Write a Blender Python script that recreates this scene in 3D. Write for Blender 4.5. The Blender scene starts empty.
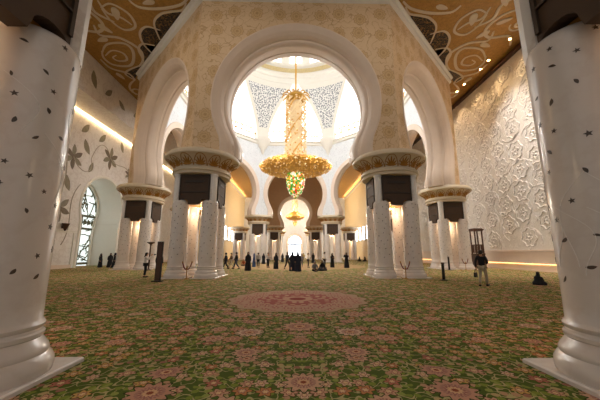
import bpy, bmesh, math, random
from mathutils import Vector, Matrix
random.seed(7)
S = bpy.context.scene
COL = S.collection
PI = math.pi
R_ = math.radians

# ------------------------------------------------------------------ helpers
def lin(h):
    h = h.lstrip('#')
    c = [int(h[i:i+2], 16)/255 for i in (0, 2, 4)]
    return tuple((x/12.92 if x <= .04045 else ((x+.055)/1.055)**2.4) for x in c) + (1,)

class MB:
    """collects polygons; build() links them as ONE mesh object"""
    def __init__(s): s.v = []; s.f = []; s.m = []; s.uv = []
    def add(s, vs, fs, m=0, uv=None):
        o = len(s.v); s.v += [tuple(p) for p in vs]
        for f in fs:
            s.f.append(tuple(i+o for i in f)); s.m.append(m)
            s.uv.append([uv[i] for i in f] if uv else None)
        return s
    def box(s, c, d, m=0, rz=0, taper=1):
        x, y, z = d[0]/2, d[1]/2, d[2]/2
        vs = []
        for k, t in ((-1, 1), (1, taper)):
            for a, b in ((-1, -1), (1, -1), (1, 1), (-1, 1)):
                p = Vector((a*x*t, b*y*t, k*z)); p.rotate(Matrix.Rotation(rz, 3, 'Z'))
                vs.append(p+Vector(c))
        return s.add(vs, [(3, 2, 1, 0), (4, 5, 6, 7), (0, 1, 5, 4), (1, 2, 6, 5), (2, 3, 7, 6), (3, 0, 4, 7)], m)
    def lathe(s, prof, n=32, c=(0, 0, 0), m=0, cap=True, sx=1, sy=1):
        vs = []; fs = []
        for r, z in prof:
            for k in range(n):
                a = 2*PI*k/n
                vs.append((c[0]+r*sx*math.cos(a), c[1]+r*sy*math.sin(a), c[2]+z))
        L = len(prof)
        for i in range(L-1):
            for k in range(n):
                k2 = (k+1) % n
                fs.append((i*n+k, i*n+k2, (i+1)*n+k2, (i+1)*n+k))
        if cap:
            if prof[0][0] > 1e-4: fs.append(tuple(range(n))[::-1])
            if prof[-1][0] > 1e-4: fs.append(tuple(range((L-1)*n, L*n)))
        return s.add(vs, fs, m)
    def tube(s, pts, r, n=6, m=0, flat=None, cap=True):
        pts = [Vector(p) for p in pts]; vs = []; fs = []
        rr = r if callable(r) else (lambda t: r)
        L = len(pts)
        for i, p in enumerate(pts):
            d = (pts[min(i+1, L-1)]-pts[max(i-1, 0)])
            d = d.normalized() if d.length > 1e-9 else Vector((0, 0, 1))
            up = Vector(flat) if flat else (Vector((0, 0, 1)) if abs(d.z) < .9 else Vector((1, 0, 0)))
            a = d.cross(up); a = a.normalized() if a.length > 1e-6 else Vector((1, 0, 0))
            b = a.cross(d).normalized()
            rad = rr(i/(L-1))
            for k in range(n):
                t = 2*PI*(k+.5)/n
                vs.append(p+a*math.cos(t)*rad+b*math.sin(t)*rad*(.35 if flat else 1))
        for i in range(L-1):
            for k in range(n):
                k2 = (k+1) % n
                fs.append((i*n+k, i*n+k2, (i+1)*n+k2, (i+1)*n+k))
        if cap: fs += [tuple(range(n))[::-1], tuple(range((L-1)*n, L*n))]
        return s.add(vs, fs, m)
    def prism(s, poly, T, d0, d1, m=0):
        """poly of (a,b); T(a,b,d) -> point; solid between d0 and d1"""
        n = len(poly)
        vs = [T(a, b, d0) for a, b in poly]+[T(a, b, d1) for a, b in poly]
        fs = [tuple(range(n))[::-1], tuple(range(n, 2*n))]+[(i, (i+1) % n, n+(i+1) % n, n+i) for i in range(n)]
        return s.add(vs, fs, m, [(a, b) for a, b in poly]*2)
    def ball(s, c, r, m=0, n=8, k=5, sx=1, sy=1, sz=1):
        return s.lathe([(max(r*math.sin(PI*i/k), 1e-5), -r*sz*math.cos(PI*i/k)) for i in range(k+1)], n, c, m, False, sx, sy)
    def gem(s, c, r, m=0):
        x, y, z = c
        return s.add([(x+r, y, z), (x, y+r, z), (x-r, y, z), (x, y-r, z), (x, y, z+r), (x, y, z-r)],
                     [(0, 1, 4), (1, 2, 4), (2, 3, 4), (3, 0, 4), (1, 0, 5), (2, 1, 5), (3, 2, 5), (0, 3, 5)], m)
    def mesh(s, name, mats, smooth=True, fix=True):
        me = bpy.data.meshes.new(name)
        me.from_pydata(s.v, [], s.f)
        me.polygons.foreach_set('material_index', s.m)
        if any(s.uv):
            ul = me.uv_layers.new(name='UVMap'); d = []
            for u, f in zip(s.uv, s.f):
                for k in range(len(f)): d += list(u[k]) if u else [0, 0]
            ul.data.foreach_set('uv', d)
        for m in (mats if isinstance(mats, (list, tuple)) else [mats]): me.materials.append(m)
        me.validate()
        if fix:
            bm = bmesh.new(); bm.from_mesh(me); bmesh.ops.recalc_face_normals(bm, faces=bm.faces); bm.to_mesh(me); bm.free()
        if smooth:
            me.polygons.foreach_set('use_smooth', [True]*len(me.polygons))
            me.set_sharp_from_angle(angle=R_(38))
        me.update()
        return me
    def build(s, name, mats, parent=None, smooth=True, loc=None, fix=True):
        return link(name, s.mesh(name, mats, smooth, fix), parent, loc)

def link(name, me, parent=None, loc=None):
    o = bpy.data.objects.new(name, me); COL.objects.link(o)
    if parent: o.parent = parent
    if loc: o.location = loc
    return o
def empty(name, loc=(0, 0, 0), rz=0):
    o = bpy.data.objects.new(name, None); COL.objects.link(o); o.empty_display_size = .2
    o.location = loc; o.rotation_euler = (0, 0, rz); return o
def tag(o, label=None, cat=None, group=None, kind=None):
    for k, v in (('label', label), ('category', cat), ('group', group), ('kind', kind)):
        if v: o[k] = v
    return o
def struct(o, label=None): return tag(o, label, None, None, 'structure')
def kids(o): return [c for c in o.children]
def copy_tree(o, parent=None):
    c = o.copy(); COL.objects.link(c)
    if parent: c.parent = parent
    for ch in kids(o): copy_tree(ch, c)
    return c

# ------------------------------------------------------------------ node maths
class NX:
    def __init__(s, nt, sk): s.nt = nt; s.s = sk
    def _b(s, op, o=None, o2=None, rev=False):
        n = s.nt.nodes.new('ShaderNodeMath'); n.operation = op
        a = [s, o] if not rev else [o, s]
        if o2 is not None: a.append(o2)
        for i, x in enumerate(a):
            if x is None: continue
            if isinstance(x, NX): s.nt.links.new(x.s, n.inputs[i])
            else: n.inputs[i].default_value = x
        return NX(s.nt, n.outputs[0])
    def __add__(s, o): return s._b('ADD', o)
    __radd__ = __add__
    def __sub__(s, o): return s._b('SUBTRACT', o)
    def __rsub__(s, o): return s._b('SUBTRACT', o, rev=True)
    def __mul__(s, o): return s._b('MULTIPLY', o)
    __rmul__ = __mul__
    def __truediv__(s, o): return s._b('DIVIDE', o)
    def lt(s, o): return s._b('LESS_THAN', o)
    def gt(s, o): return s._b('GREATER_THAN', o)
    def abs(s): return s._b('ABSOLUTE')
    def sin(s): return s._b('SINE')
    def cos(s): return s._b('COSINE')
    def sqrt(s): return s._b('SQRT')
    def max(s, o): return s._b('MAXIMUM', o)
    def min(s, o): return s._b('MINIMUM', o)
    def atan2(s, o): return s._b('ARCTAN2', o)
    def band(s, c, w): return (s-c).abs().lt(w)
    def step(s, a, b):
        n = s.nt.nodes.new('ShaderNodeMapRange'); n.interpolation_type = 'SMOOTHSTEP'
        s.nt.links.new(s.s, n.inputs['Value']); n.inputs['From Min'].default_value = a; n.inputs['From Max'].default_value = b
        return NX(s.nt, n.outputs[0])

class MT:
    def __init__(s, name):
        s.m = bpy.data.materials.new(name); s.m.use_nodes = True
        s.nt = s.m.node_tree; s.b = s.nt.nodes['Principled BSDF']
    def new(s, t): return s.nt.nodes.new(t)
    def coords(s, kind='Object'):
        tc = s.new('ShaderNodeTexCoord'); sp = s.new('ShaderNodeSeparateXYZ')
        s.nt.links.new(tc.outputs[kind], sp.inputs[0])
        return [NX(s.nt, o) for o in sp.outputs]
    def vec(s, x, y, z=0):
        n = s.new('ShaderNodeCombineXYZ')
        for i, a in enumerate((x, y, z)):
            if isinstance(a, NX): s.nt.links.new(a.s, n.inputs[i])
            else: n.inputs[i].default_value = a
        return n.outputs[0]
    def noise(s, vec, scale, detail=3, rough=.5):
        n = s.new('ShaderNodeTexNoise'); n.inputs['Scale'].default_value = scale
        n.inputs['Detail'].default_value = detail; n.inputs['Roughness'].default_value = rough
        if vec is not None: s.nt.links.new(vec, n.inputs['Vector'])
        return NX(s.nt, n.outputs[0])
    def vor(s, x, y, scale, rnd=1.0):
        """cell centre distance (m), angle about the centre, two random numbers per cell"""
        n = s.new('ShaderNodeTexVoronoi'); n.voronoi_dimensions = '2D'
        n.inputs['Scale'].default_value = scale; n.inputs['Randomness'].default_value = rnd
        s.nt.links.new(s.vec(x, y), n.inputs['Vector'])
        sp = s.new('ShaderNodeSeparateXYZ'); s.nt.links.new(n.outputs['Position'], sp.inputs[0])
        dx = x-NX(s.nt, sp.outputs[0]); dy = y-NX(s.nt, sp.outputs[1])
        sc = s.new('ShaderNodeSeparateColor'); s.nt.links.new(n.outputs['Color'], sc.inputs[0])
        return NX(s.nt, n.outputs['Distance'])*(1/scale), dy.atan2(dx), NX(s.nt, sc.outputs[0]), NX(s.nt, sc.outputs[1])
    def mix(s, f, a, b):
        n = s.new('ShaderNodeMix'); n.data_type = 'RGBA'
        if isinstance(f, NX): s.nt.links.new(f.s, n.inputs[0])
        else: n.inputs[0].default_value = f
        for i, c in ((6, a), (7, b)):
            if isinstance(c, tuple): n.inputs[i].default_value = c
            else: s.nt.links.new(c, n.inputs[i])
        return n.outputs[2]
    def ramp(s, f, stops, const=False):
        n = s.new('ShaderNodeValToRGB'); s.nt.links.new(f.s, n.inputs[0])
        if const: n.color_ramp.interpolation = 'CONSTANT'
        while len(n.color_ramp.elements) < len(stops): n.color_ramp.elements.new(.5)
        for e, (p, c) in zip(n.color_ramp.elements, stops): e.position = p; e.color = c
        return n.outputs[0]
    def set(s, color=None, rough=.5, metal=0, spec=None, bump=None, bs=.3, bd=.02, emit=None, es=0):
        if color is not None:
            if isinstance(color, tuple): s.b.inputs['Base Color'].default_value = color
            else: s.nt.links.new(color, s.b.inputs['Base Color'])
        s.b.inputs['Roughness'].default_value = rough; s.b.inputs['Metallic'].default_value = metal
        if spec is not None: s.b.inputs['Specular IOR Level'].default_value = spec
        if bump is not None:
            n = s.new('ShaderNodeBump'); n.inputs['Strength'].default_value = bs; n.inputs['Distance'].default_value = bd
            s.nt.links.new(bump.s, n.inputs['Height']); s.nt.links.new(n.outputs[0], s.b.inputs['Normal'])
        if emit is not None:
            if isinstance(emit, tuple): s.b.inputs['Emission Color'].default_value = emit
            else: s.nt.links.new(emit, s.b.inputs['Emission Color'])
            s.b.inputs['Emission Strength'].default_value = es
        return s.m

def plain(name, hexc, rough=.6, metal=0, var=.08, scale=6, spec=None):
    t = MT(name); x, y, z = t.coords()
    n = t.noise(t.vec(x, y, z), scale)
    c = lin(hexc); d = tuple(v*(1-var*2) for v in c[:3])+(1,)
    return t.set(t.mix(n, d, c), rough, metal, spec)

def marble(name, hexc, vein, rough=.3, var=.5):
    t = MT(name); x, y, z = t.coords()
    n = t.noise(t.vec(x, y, z), 1.1, 5, .6)
    v = (n-.5).abs().step(0.0, .05)
    return t.set(t.mix(v*var+(1-var), lin(vein), lin(hexc)), rough)

def floral(name, base, line, alt, scale=.8, rough=.6, bs=.4, amount=.85, spread=.55):
    """relief plaster or marble carved with rosettes and tendrils; uv in metres"""
    t = MT(name); u, v, _ = t.coords('UV')
    wob = t.noise(t.vec(u, v), .9, 2)
    d, a, r1, r2 = t.vor(u+wob*.25, v+wob*.2, scale, spread)
    rad = .33/scale
    pet = rad*(.72+.2*(a*5).cos().abs())
    l1 = (d-pet).abs().lt(.05*rad)
    l2 = (d-pet*.62).abs().lt(.045*rad)
    core = d.lt(rad*.22)
    spoke = ((a*5).sin().abs().lt(.16))*d.lt(pet*.6)
    n = t.noise(t.vec(u, v), 1.7*scale+.6, 1, .4)
    vine = (n-.5).abs().lt(.014)*d.gt(pet)
    mask = l1.max(l2).max(core).max(spoke).max(vine)
    fill = d.lt(pet)
    dust = t.noise(t.vec(u, v), 9, 4, .7)
    c0 = t.mix(fill*.55, lin(base), lin(alt))
    c0 = t.mix((dust-.45)*.6, c0, lin(line))
    c = t.mix(mask*amount, c0, lin(line))
    return t.set(c, rough, bump=fill*.6+mask*.7+dust*.25, bs=bs, bd=.05)

M = {}
M['beige'] = floral('beige_floral_plaster', 'dfc29c', 'a87c44', 'd2ac74', .6, .5, .7, .5, .35)
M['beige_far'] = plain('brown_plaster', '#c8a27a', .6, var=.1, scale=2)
M['archivolt'] = plain('pinkish_stone', '#ead6c4', .42, var=.06, scale=1.5)
M['white_in'] = floral('white_marble_floral', 'e3e6ea', 'c0c4c9', 'e8eaee', .55, .45, .25, .6)
M['white'] = marble('white_marble', '#ebe5df', '#cfc4bb', .28, .5)
M['white_soft'] = plain('white_plaster', '#ece7dc', .5, var=.03, scale=2)
M['column'] = marble('polished_white_marble', '#e2d8d0', '#d8cbc1', .2, .4)
M['inlay'] = plain('dark_stone_inlay', '#5e4b3b', .35, var=.3, scale=20)
M['inlay_soft'] = plain('pale_relief_stem', '#f6efe8', .3, var=.1, scale=20)
M['panel'] = plain('dark_bronze_panel', '#4c3622', .6, .2, .15, 3)
M['panel_dark'] = plain('darker_bronze_trim', '#3c2d20', .5, .2, .1, 4)
M['cream'] = plain('cream_stone', '#dccbb0', .5, var=.06, scale=3)
M['gold'] = plain('gold_leaf', '#b07a2a', .38, .45, .12, 8)
M['gold_bright'] = plain('bright_gold', '#d9a648', .3, .7, .15, 30)
M['pale_gold'] = plain('pale_gold_band', '#e3cc98', .45, .1, .2, 4)
M['brass'] = plain('brass', '#b78a3c', .3, .9, .08, 9)
M['velvet'] = plain('red_velvet_rope', '#7c2420', .85, var=.1, scale=30)
M['wood'] = plain('dark_brown_wood', '#583722', .5, var=.25, scale=9)
M['black_metal'] = plain('black_metal', '#1f1c1a', .45, .4, .1, 9)

def gold_ceiling():
    t = MT('gold_mosaic_ceiling'); x, y, z = t.coords()
    n = t.noise(t.vec(x, y, 0), 3.0, 6, .75); g = t.noise(t.vec(x, y, 0), 14, 3, .8)
    return t.set(t.mix((n*.5+g*.5).step(.3, .7), lin('8a6224'), lin('c8984a')), .5, .25, bump=g, bs=.3, bd=.05)
M['gold_ceiling'] = gold_ceiling()
def lattice():
    t = MT('dark_pierced_lattice'); x, y, z = t.coords()
    n = t.noise(t.vec(x, y, 0), 2.6, 1, .4); m = t.noise(t.vec(x+9, y, 0), 3.1, 1, .4)
    k = ((n-.5).abs().lt(.016)).max((m-.5).abs().lt(.014))
    return t.set(t.mix(k, lin('120d08'), lin('8a6430')), .5, .2)
M['lattice'] = lattice()
def lace():
    t = MT('pierced_stone_lace'); u, v, _ = t.coords('UV')
    d, a, r1, r2 = t.vor(u, v, 2.7, .8)
    hole = d.lt(.135*(.75+.35*r1))
    d2, a2, q1, q2 = t.vor(u+3, v, 4.2, .9)
    hole = hole.max(d2.lt(.05))
    return t.set(t.mix(hole, lin('ece9e4'), lin('84888d')), .55, bump=1-hole, bs=.4, bd=.05)
M['lace'] = lace()
M['relief'] = floral('carved_white_marble_wall', 'e4ddd4', 'cfc6ba', 'ebe6df', 1.3, .4, .5, .4, .5)
M['gold_wall'] = floral('cream_gold_wall', 'ecd4a4', 'd2ae70', 'f0dcb0', .5, .5, .3, .4)

def emis(name, hexc, s, base='ffffff'):
    t = MT(name); return t.set(lin(base), .5, emit=lin(hexc), es=s)
M['day'] = emis('daylight_glass', 'f8fbff', 2.4)
M['day_cool'] = emis('cool_daylight_glass', 'dcecea', 1.0)
M['day_far'] = emis('far_daylight_glass', 'eaf4ff', 6)
M['lamp'] = emis('warm_lamp_glass', 'ffc98a', 40)
M['cove_far'] = emis('bright_cove_strip', 'ffdca8', 16)
M['cove_skirt'] = emis('amber_cove_strip', 'ffbe70', 6)
M['cove'] = emis('warm_cove_strip', 'ffd9a0', 14)

def carpet():
    t = MT('knotted_floral_carpet'); x, y, z = t.coords()
    ax = x.abs()
    n1 = t.noise(t.vec(ax, y), 1.4, 2); n2 = t.noise(t.vec(ax+5, y), 30, 3, .7)
    wx = ax+(n1-.5)*.12
    green = t.mix(n2, lin('33471a'), lin('64752e'))
    # tendrils
    v1 = t.noise(t.vec(ax, y), 3.4, 1, .4); v2 = t.noise(t.vec(ax+7, y+3), 5.2, 1, .4)
    col = t.mix(((v1-.5).abs().lt(.017)).max((v2-.5).abs().lt(.015)), green, lin('b3a674'))
    # leaves and small blossoms
    d, a, r1, r2 = t.vor(wx, y, 8.5, .95)
    leaf = (d*(1+.5*(a+r1*6).cos())).lt(.038)*r2.gt(.3)
    col = t.mix(leaf, col, t.ramp(r1, [(0, lin('7d8a38')), (.35, lin('8f9a4c')), (.55, lin('b8a070')), (.72, lin('b8906e')), (.9, lin('9a6c58'))], True))
    d, a, r1, r2 = t.vor(wx+11, y+4, 3.6, .9)
    pr = .075*(1+.25*(a*6).cos())*(.7+.6*r2)
    c2 = t.ramp(r1, [(0, lin('c89c7e')), (.25, lin('bf8250')), (.45, lin('d2b394')), (.65, lin('b4705a')), (.82, lin('c6a05c'))], True)
    ok = r2.gt(.4)
    col = t.mix(d.lt(pr*1.18)*ok, col, lin('5a3a20'))
    col = t.mix(d.lt(pr)*ok, col, c2)
    col = t.mix(d.lt(pr*.6)*ok, col, lin('9c6654'))
    col = t.mix(d.lt(pr*.38)*ok, col, lin('d9b98e'))
    # big palmettes
    def palmette(col, d, a, rad, ok, r1, np_=10):
        e = rad*(.86+.14*(a*np_).cos())
        main = t.ramp(r1, [(0, lin('cba284')), (.35, lin('c09078')), (.6, lin('d6b89c')), (.8, lin('c0926c'))], True)
        col = t.mix(d.lt(e*1.12)*ok, col, lin('38401a'))
        col = t.mix(d.lt(e)*ok, col, main)
        ring = ((d/rad)*15).sin()*(.6+.4*(a*np_*2).cos())
        col = t.mix((ring.gt(.35))*d.lt(e*.93)*ok, col, lin('a2786a'))
        col = t.mix(d.lt(e*.5)*ok, col, lin('9a6a60'))
        col = t.mix(d.lt(e*.36)*ok, col, lin('d3ab84'))
        return t.mix(d.lt(e*.17)*ok, col, lin('8c4a34'))
    d, a, r1, r2 = t.vor(wx, y+2.7, 1.25, .75)
    col = palmette(col, d, a, .13+.1*r2, r2.gt(.35), r1)
    for cx, cy, rr, k in ((0, 3.95, .27, .1), (0, 4.93, .16, .4), (0, 6.75, .42, .1), (1.04, 6.28, .3, .7), (.91, 5.07, .24, .2), (1.8, 3.7, .28, .5), (1.5, 8.0, .33, .3), (0, 5.7, .2, .9)):
        dx = ax-cx; dy = y-cy
        dd = (dx*dx+dy*dy).sqrt(); aa = dy.atan2(dx)
        one = dd.gt(-1)
        col = palmette(col, dd, aa, dd*0+rr, one, dd*0+k, 12)
    # great medallion
    dy = y-10.65
    dd = (ax*ax+dy*dy).sqrt(); aa = dy.atan2(ax)
    e = 2.4*(1+.035*(aa*16).cos())
    fl, fa, f1, f2 = t.vor(ax, y, 3.3, .6)
    bed = t.mix(fl.lt(.1*(1+.3*(fa*6).cos())), lin('bf9a82'), lin('a8685e'))
    bed = t.mix(fl.lt(.04), bed, lin('dcc09a'))
    col = t.mix(dd.lt(e*1.03), col, lin('7c6a3a'))
    col = t.mix(dd.lt(e), col, lin('b99c80'))
    col = t.mix(dd.lt(e*.92), col, bed)
    col = t.mix(dd.lt(1.35*(1+.08*(aa*8).cos())), col, t.mix(fl.lt(.09), lin('a8625a'), lin('c9a084')))
    col = t.mix(dd.lt(.55), col, lin('c79c82'))
    col = t.mix(dd.lt(.3), col, lin('94483f'))
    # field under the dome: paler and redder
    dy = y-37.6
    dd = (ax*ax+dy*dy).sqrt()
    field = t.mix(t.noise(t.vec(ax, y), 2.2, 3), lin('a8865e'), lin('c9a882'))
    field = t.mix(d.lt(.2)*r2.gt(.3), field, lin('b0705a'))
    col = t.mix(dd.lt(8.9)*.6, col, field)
    return t.set(col, .95, spec=.1, bump=n2, bs=.25, bd=.01)
M['carpet'] = carpet()

def leaf_poly(L, W, a, bend=.25, n=14):
    pts = []
    for s in (1, -1):
        for i in range(n):
            t = i/n if s > 0 else 1-i/n
            x = (t-.5)*L; y = s*W*math.sin(PI*t)**.8*.5+bend*L*(t-.5)**2
            pts.append((x*math.cos(a)-y*math.sin(a), x*math.sin(a)+y*math.cos(a)))
    return pts
# ------------------------------------------------------------------ layout numbers (metres)
A0 = 7.0; YN = 20.6; DL = A0*2/math.sqrt(2); YC = YN+DL+A0      # octagon of the dome
VERT = [(-A0, YN), (A0, YN), (A0+DL, YN+DL), (A0+DL, YN+DL+2*A0), (A0, YN+2*DL+2*A0), (-A0, YN+2*DL+2*A0), (-A0-DL, YN+DL+2*A0), (-A0-DL, YN+DL)]
HC = 22.1; XR = 22.3; XL = -21.6; XLL = -25.0; XF = 18.6; YE = 104.0; YB = -4.0
TW = 1.2; T225 = math.tan(PI/8)

# ------------------------------------------------------------------ floor, ceiling, hall walls
b = MB(); b.box((-1, (YB+YE)/2, -.15), (60, YE-YB+12, .3))
struct(b.build('floor', M['carpet'], smooth=False))

def ceiling():
    b = MB(); z = HC
    oct_ = []
    for k in range(8):
        x, y = VERT[k]; d = Vector((x, y-YC)).normalized()*(TW/math.cos(PI/8))
        oct_.append((x+d.x*.6, y+d.y*.6))
    l = XLL-.4; r = XR+.4
    yf = oct_[0][1]; yb = oct_[4][1]
    def slab(poly): b.prism(poly, lambda a, c, d: (a, c, d), z, z+.4)
    slab([(l, YB), (r, YB), (r, yf), (l, yf)])
    slab([(l, yb), (r, yb), (r, YE), (l, YE)])
    slab([(l, yf), oct_[0], oct_[7], oct_[6], oct_[5], (l, yb)])
    slab([(r, yf), (r, yb), oct_[4], oct_[3], oct_[2], oct_[1]])
    struct(b.build('ceiling', M['gold_ceiling'], smooth=False))
ceiling()

def spiral(cx, cy, r0, r1, a0, turns, n=40):
    return [(cx+(r0+(r1-r0)*i/n)*math.cos(a0+turns*2*PI*i/n), cy+(r0+(r1-r0)*i/n)*math.sin(a0+turns*2*PI*i/n)) for i in range(n+1)]
def bez(p, n=24):
    out = []
    for i in range(n+1):
        t = i/n; q = [Vector(a) for a in p]
        while len(q) > 1: q = [q[k]*(1-t)+q[k+1]*t for k in range(len(q)-1)]
        out.append((q[0].x, q[0].y))
    return out
def scrolls():
    z = HC-.03
    paths = []
    # laid out for the right-hand corner of the hall, mirrored for the left
    def cl(p, w): 
        out = []; n = len(p)
        for i in range(n-1):
            p0 = Vector(p[max(i-1, 0)]); p1 = Vector(p[i]); p2 = Vector(p[i+1]); p3 = Vector(p[min(i+2, n-1)])
            for q in range(6):
                t = q/6; out.append(tuple(.5*((2*p1)+(p2-p0)*t+(2*p0-5*p1+4*p2-p3)*t*t+(3*p1-p0-3*p2+p3)*t*t*t)))
        paths.append((out+[p[-1]], w))
    lat = [[(9.2, 20.3), (9.8, 21.0), (10.9, 21.2), (11.9, 21.5), (12.9, 22.5), (13.3, 24.5), (12.0, 23.7)], [(12.7, 23.3), (13.8, 22.9), (14.8, 23.7), (15.2, 25.1), (15.0, 26.6), (13.6, 25.2)], [(14.2, 25.3), (15.3, 25.1), (16.1, 25.9), (16.4, 27.2), (16.9, 28.6), (15.4, 27.0)], [(17.0, 28.3), (18.9, 29.2), (19.8, 30.0), (19.4, 31.1), (18.4, 30.0)]]
    for p in lat: cl(p[:-1], .1)
    cl([(16.6, 20.9), (15.5, 20.5), (14.6, 21.5), (14.8, 22.9), (16.0, 23.3), (16.6, 22.3), (16.6, 21.0)], .1)
    cl([(18.5, 22.8), (18.7, 24.0), (17.0, 24.4), (16.0, 25.9), (16.5, 27.5), (17.5, 28.6)], .13)
    cl([(20.1, 26.4), (18.8, 25.2), (17.0, 25.1), (16.9, 26.4), (18.3, 28.4), (20.1, 28.4), (20.5, 27.3), (20.0, 26.2)], .13)
    cl([(20.1, 26.9), (18.9, 26.1), (18.0, 26.5), (18.2, 27.5), (19.2, 27.7), (19.5, 27.2), (18.9, 26.8)], .1)
    cl([(13.8, 20.1), (13.3, 20.8), (11.6, 20.9), (9.8, 20.5), (8.8, 19.8)], .12)
    cl([(21.0, 27.5), (20.8, 29.0), (19.4, 29.9), (19.3, 31.1)], .12)
    cl([(16.4, 20.2), (16.4, 21.4), (15.5, 21.9), (15.0, 22.7)], .1)
    cl([(19.3, 20.2), (18.0, 21.0), (17.6, 22.6), (18.6, 23.6), (20.4, 23.4), (21.4, 24.6)], .13)
    cl([(18.0, 19.0), (17.2, 20.0), (17.4, 21.4), (16.4, 22.4)], .12)
    paths += [(spiral(20.3, 22.0, .15, .8, 0, 1.5), .1), (spiral(19.0, 18.2, .2, 1.3, 2, 1.5), .12), (spiral(14.5, 17.4, .2, 1.3, 1, 1.5), .12), (spiral(10.5, 18.0, .2, 1.2, 0, 1.5), .12),
              (bez([(10.8, 17.2), (12, 15.5), (13, 19), (13.9, 18.6)]), .12), (spiral(20.3, 33.6, .15, 1.0, 1.2, 1.3), .1), (spiral(20.3, 39, .2, 1.3, .4, 1.5), .12), (bez([(20.1, 34.6), (21.8, 36.5), (19.2, 37.5), (19.4, 38.6)]), .12), (bez([(19.3, 31.1), (20.6, 32), (21.4, 33), (20.9, 34.4)]), .12)]
    leaves = [(15.7, 21.5, .7, .3, 1.2), (17.7, 23.2, .6, .26, 2.2), (18.9, 24.6, .6, .25, .3), (18.6, 21.6, .6, .25, -.6), (20.6, 30.4, .6, .22, 1.8), (17.2, 19.6, .6, .25, .8), (12.3, 20.3, .55, .2, .2)]
    for sg, side in ((1, 'right'), (-1, 'left')):
        b = MB()
        for p, w in paths:
            b.tube([(sg*x, y, z) for x, y in p], lambda t, w=w: w*(.65+.6*math.sin(PI*t)), 6, flat=(0, 0, 1))
        for cx, cy, ln, wd, an in leaves:
            poly = []
            for i in range(16):
                t = 2*PI*i/16; px = ln*math.cos(t); py = wd*math.sin(t)*(1-.4*math.cos(t))
                poly.append((sg*(cx+px*math.cos(an)-py*math.sin(an)), cy+px*math.sin(an)+py*math.cos(an)))
            b.prism(poly, lambda a, c, d: (a, c, d), HC-.08, HC+.02)
        o = struct(b.build('ceiling_scrollwork', M['cream'])); o.name = 'trim_1' if sg > 0 else 'trim_2'
        b = MB()
        for p in lat: b.prism([(sg*x, y) for x, y in p], lambda a, c, d: (a, c, d), HC-.02, HC+.05)
        b.build('pierced_lattice', M['lattice'], o, smooth=False)
scrolls()

def wall_uv(b, x, y0, y1, z0, z1, m=0, axis='x', th=.3):
    """a plane wall facing the hall with uv in metres"""
    if axis == 'x':
        s = 1 if x > 0 else -1
        q = [(x, y0, z0), (x, y1, z0), (x, y1, z1), (x, y0, z1)]; e = Vector((s*th, 0, 0))
    else:
        q = [(y0, x, z0), (y1, x, z0), (y1, x, z1), (y0, x, z1)]; e = Vector((0, th, 0))
    uv = [(y0, z0), (y1, z0), (y1, z1), (y0, z1)]
    b.add(q+[tuple(Vector(p)+e) for p in q], [(0, 1, 2, 3), (7, 6, 5, 4), (0, 4, 5, 1), (1, 5, 6, 2), (2, 6, 7, 3), (3, 7, 4, 0)], m, uv*2)

YS = 62.0
b = MB(); wall_uv(b, XR, YB, YS, 0, HC)
wr = struct(b.build('wall_right', M['relief'], smooth=False))
b = MB(); rnd = random.Random(21); q = 0; xw = XR-.01
for i in range(19):
    for j in range(9):
        cy = 17.5+2.35*i+rnd.uniform(-.25, .25); cz = 3.3+2.15*j+(1.07 if i % 2 else 0)+rnd.uniform(-.2, .2)
        if cz > HC-1.3: continue
        R0 = rnd.uniform(.75, .95); a0 = rnd.uniform(0, 6)
        b.tube([(xw, cy+R0*(1+.1*math.cos(7*t+a0))*math.cos(t), cz+R0*(1+.1*math.cos(7*t+a0))*math.sin(t)) for t in [2*PI*k/42 for k in range(43)]], .07, 5)
        b.tube([(xw, cy+R0*(.42+.12*math.cos(5*t+a0))*math.cos(t), cz+R0*(.42+.12*math.cos(5*t+a0))*math.sin(t)) for t in [2*PI*k/30 for k in range(31)]], .06, 5)
        b.ball((xw, cy, cz), .13, 0, 8, 5, sx=.6)
        s = rnd.choice((-1, 1)); a = a0
        b.tube([(xw, cy+(R0+.75*t)*math.cos(a+s*1.7*t), cz+(R0+.75*t)*math.sin(a+s*1.7*t)) for t in [k/12 for k in range(13)]], lambda t: .07-.04*t, 5)
        for sg in (-1, 1):
            b.prism([(cy+(R0+.28)*math.cos(a+2+sg)+u, cz+(R0+.28)*math.sin(a+2+sg)+v) for u, v in leaf_poly(.55, .2, a+sg, .3, 6)], lambda p, r, d: (xw-d, p, r), -.02, .06)
b.build('relief_scrolls', M['white'], wr)
b = MB(); wall_uv(b, XF, YS, YE, 0, HC); wall_uv(b, YS, XF, XR+.3, 0, HC, axis='y')
struct(b.build('wall_right_far', M['gold_wall'], smooth=False))
b = MB(); wall_uv(b, -XF, YS, YE, 0, HC); wall_uv(b, YS, XLL-.3, -XF, 0, HC, axis='y')
struct(b.build('wall_left_far', M['gold_wall'], smooth=False))

# cornice of the right wall, dado and skirting
b = MB(); b.box((XR-.12, 29, HC-.18), (.24, 66, .36)); b.box((XR-.2, 29, HC-.42), (.4, 66, .14))
struct(b.build('trim_3', M['wood'], smooth=False))
b = MB()
b.box((XR-.04, 29, 1.2), (.08, 66, 1.1)); b.box((XR-.08, 29, 1.86), (.16, 66, .16)); b.box((XR-.06, 29, 1.5), (.12, 66, .07)); b.box((XR-.07, 29, .72), (.14, 66, .12)); b.box((XR-.03, 29, .3), (.06, 66, .6)); b.box((XR-.07, 29, .06), (.14, 66, .12))
struct(b.build('baseboard_right', M['archivolt'], smooth=False))
b = MB(); b.box((XR-.11, 30, .64), (.05, 40, .03))
tag(b.build('cove_light', M['cove_skirt'], smooth=False), 'warm light strip tucked under the dado of the right wall', 'light')

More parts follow.
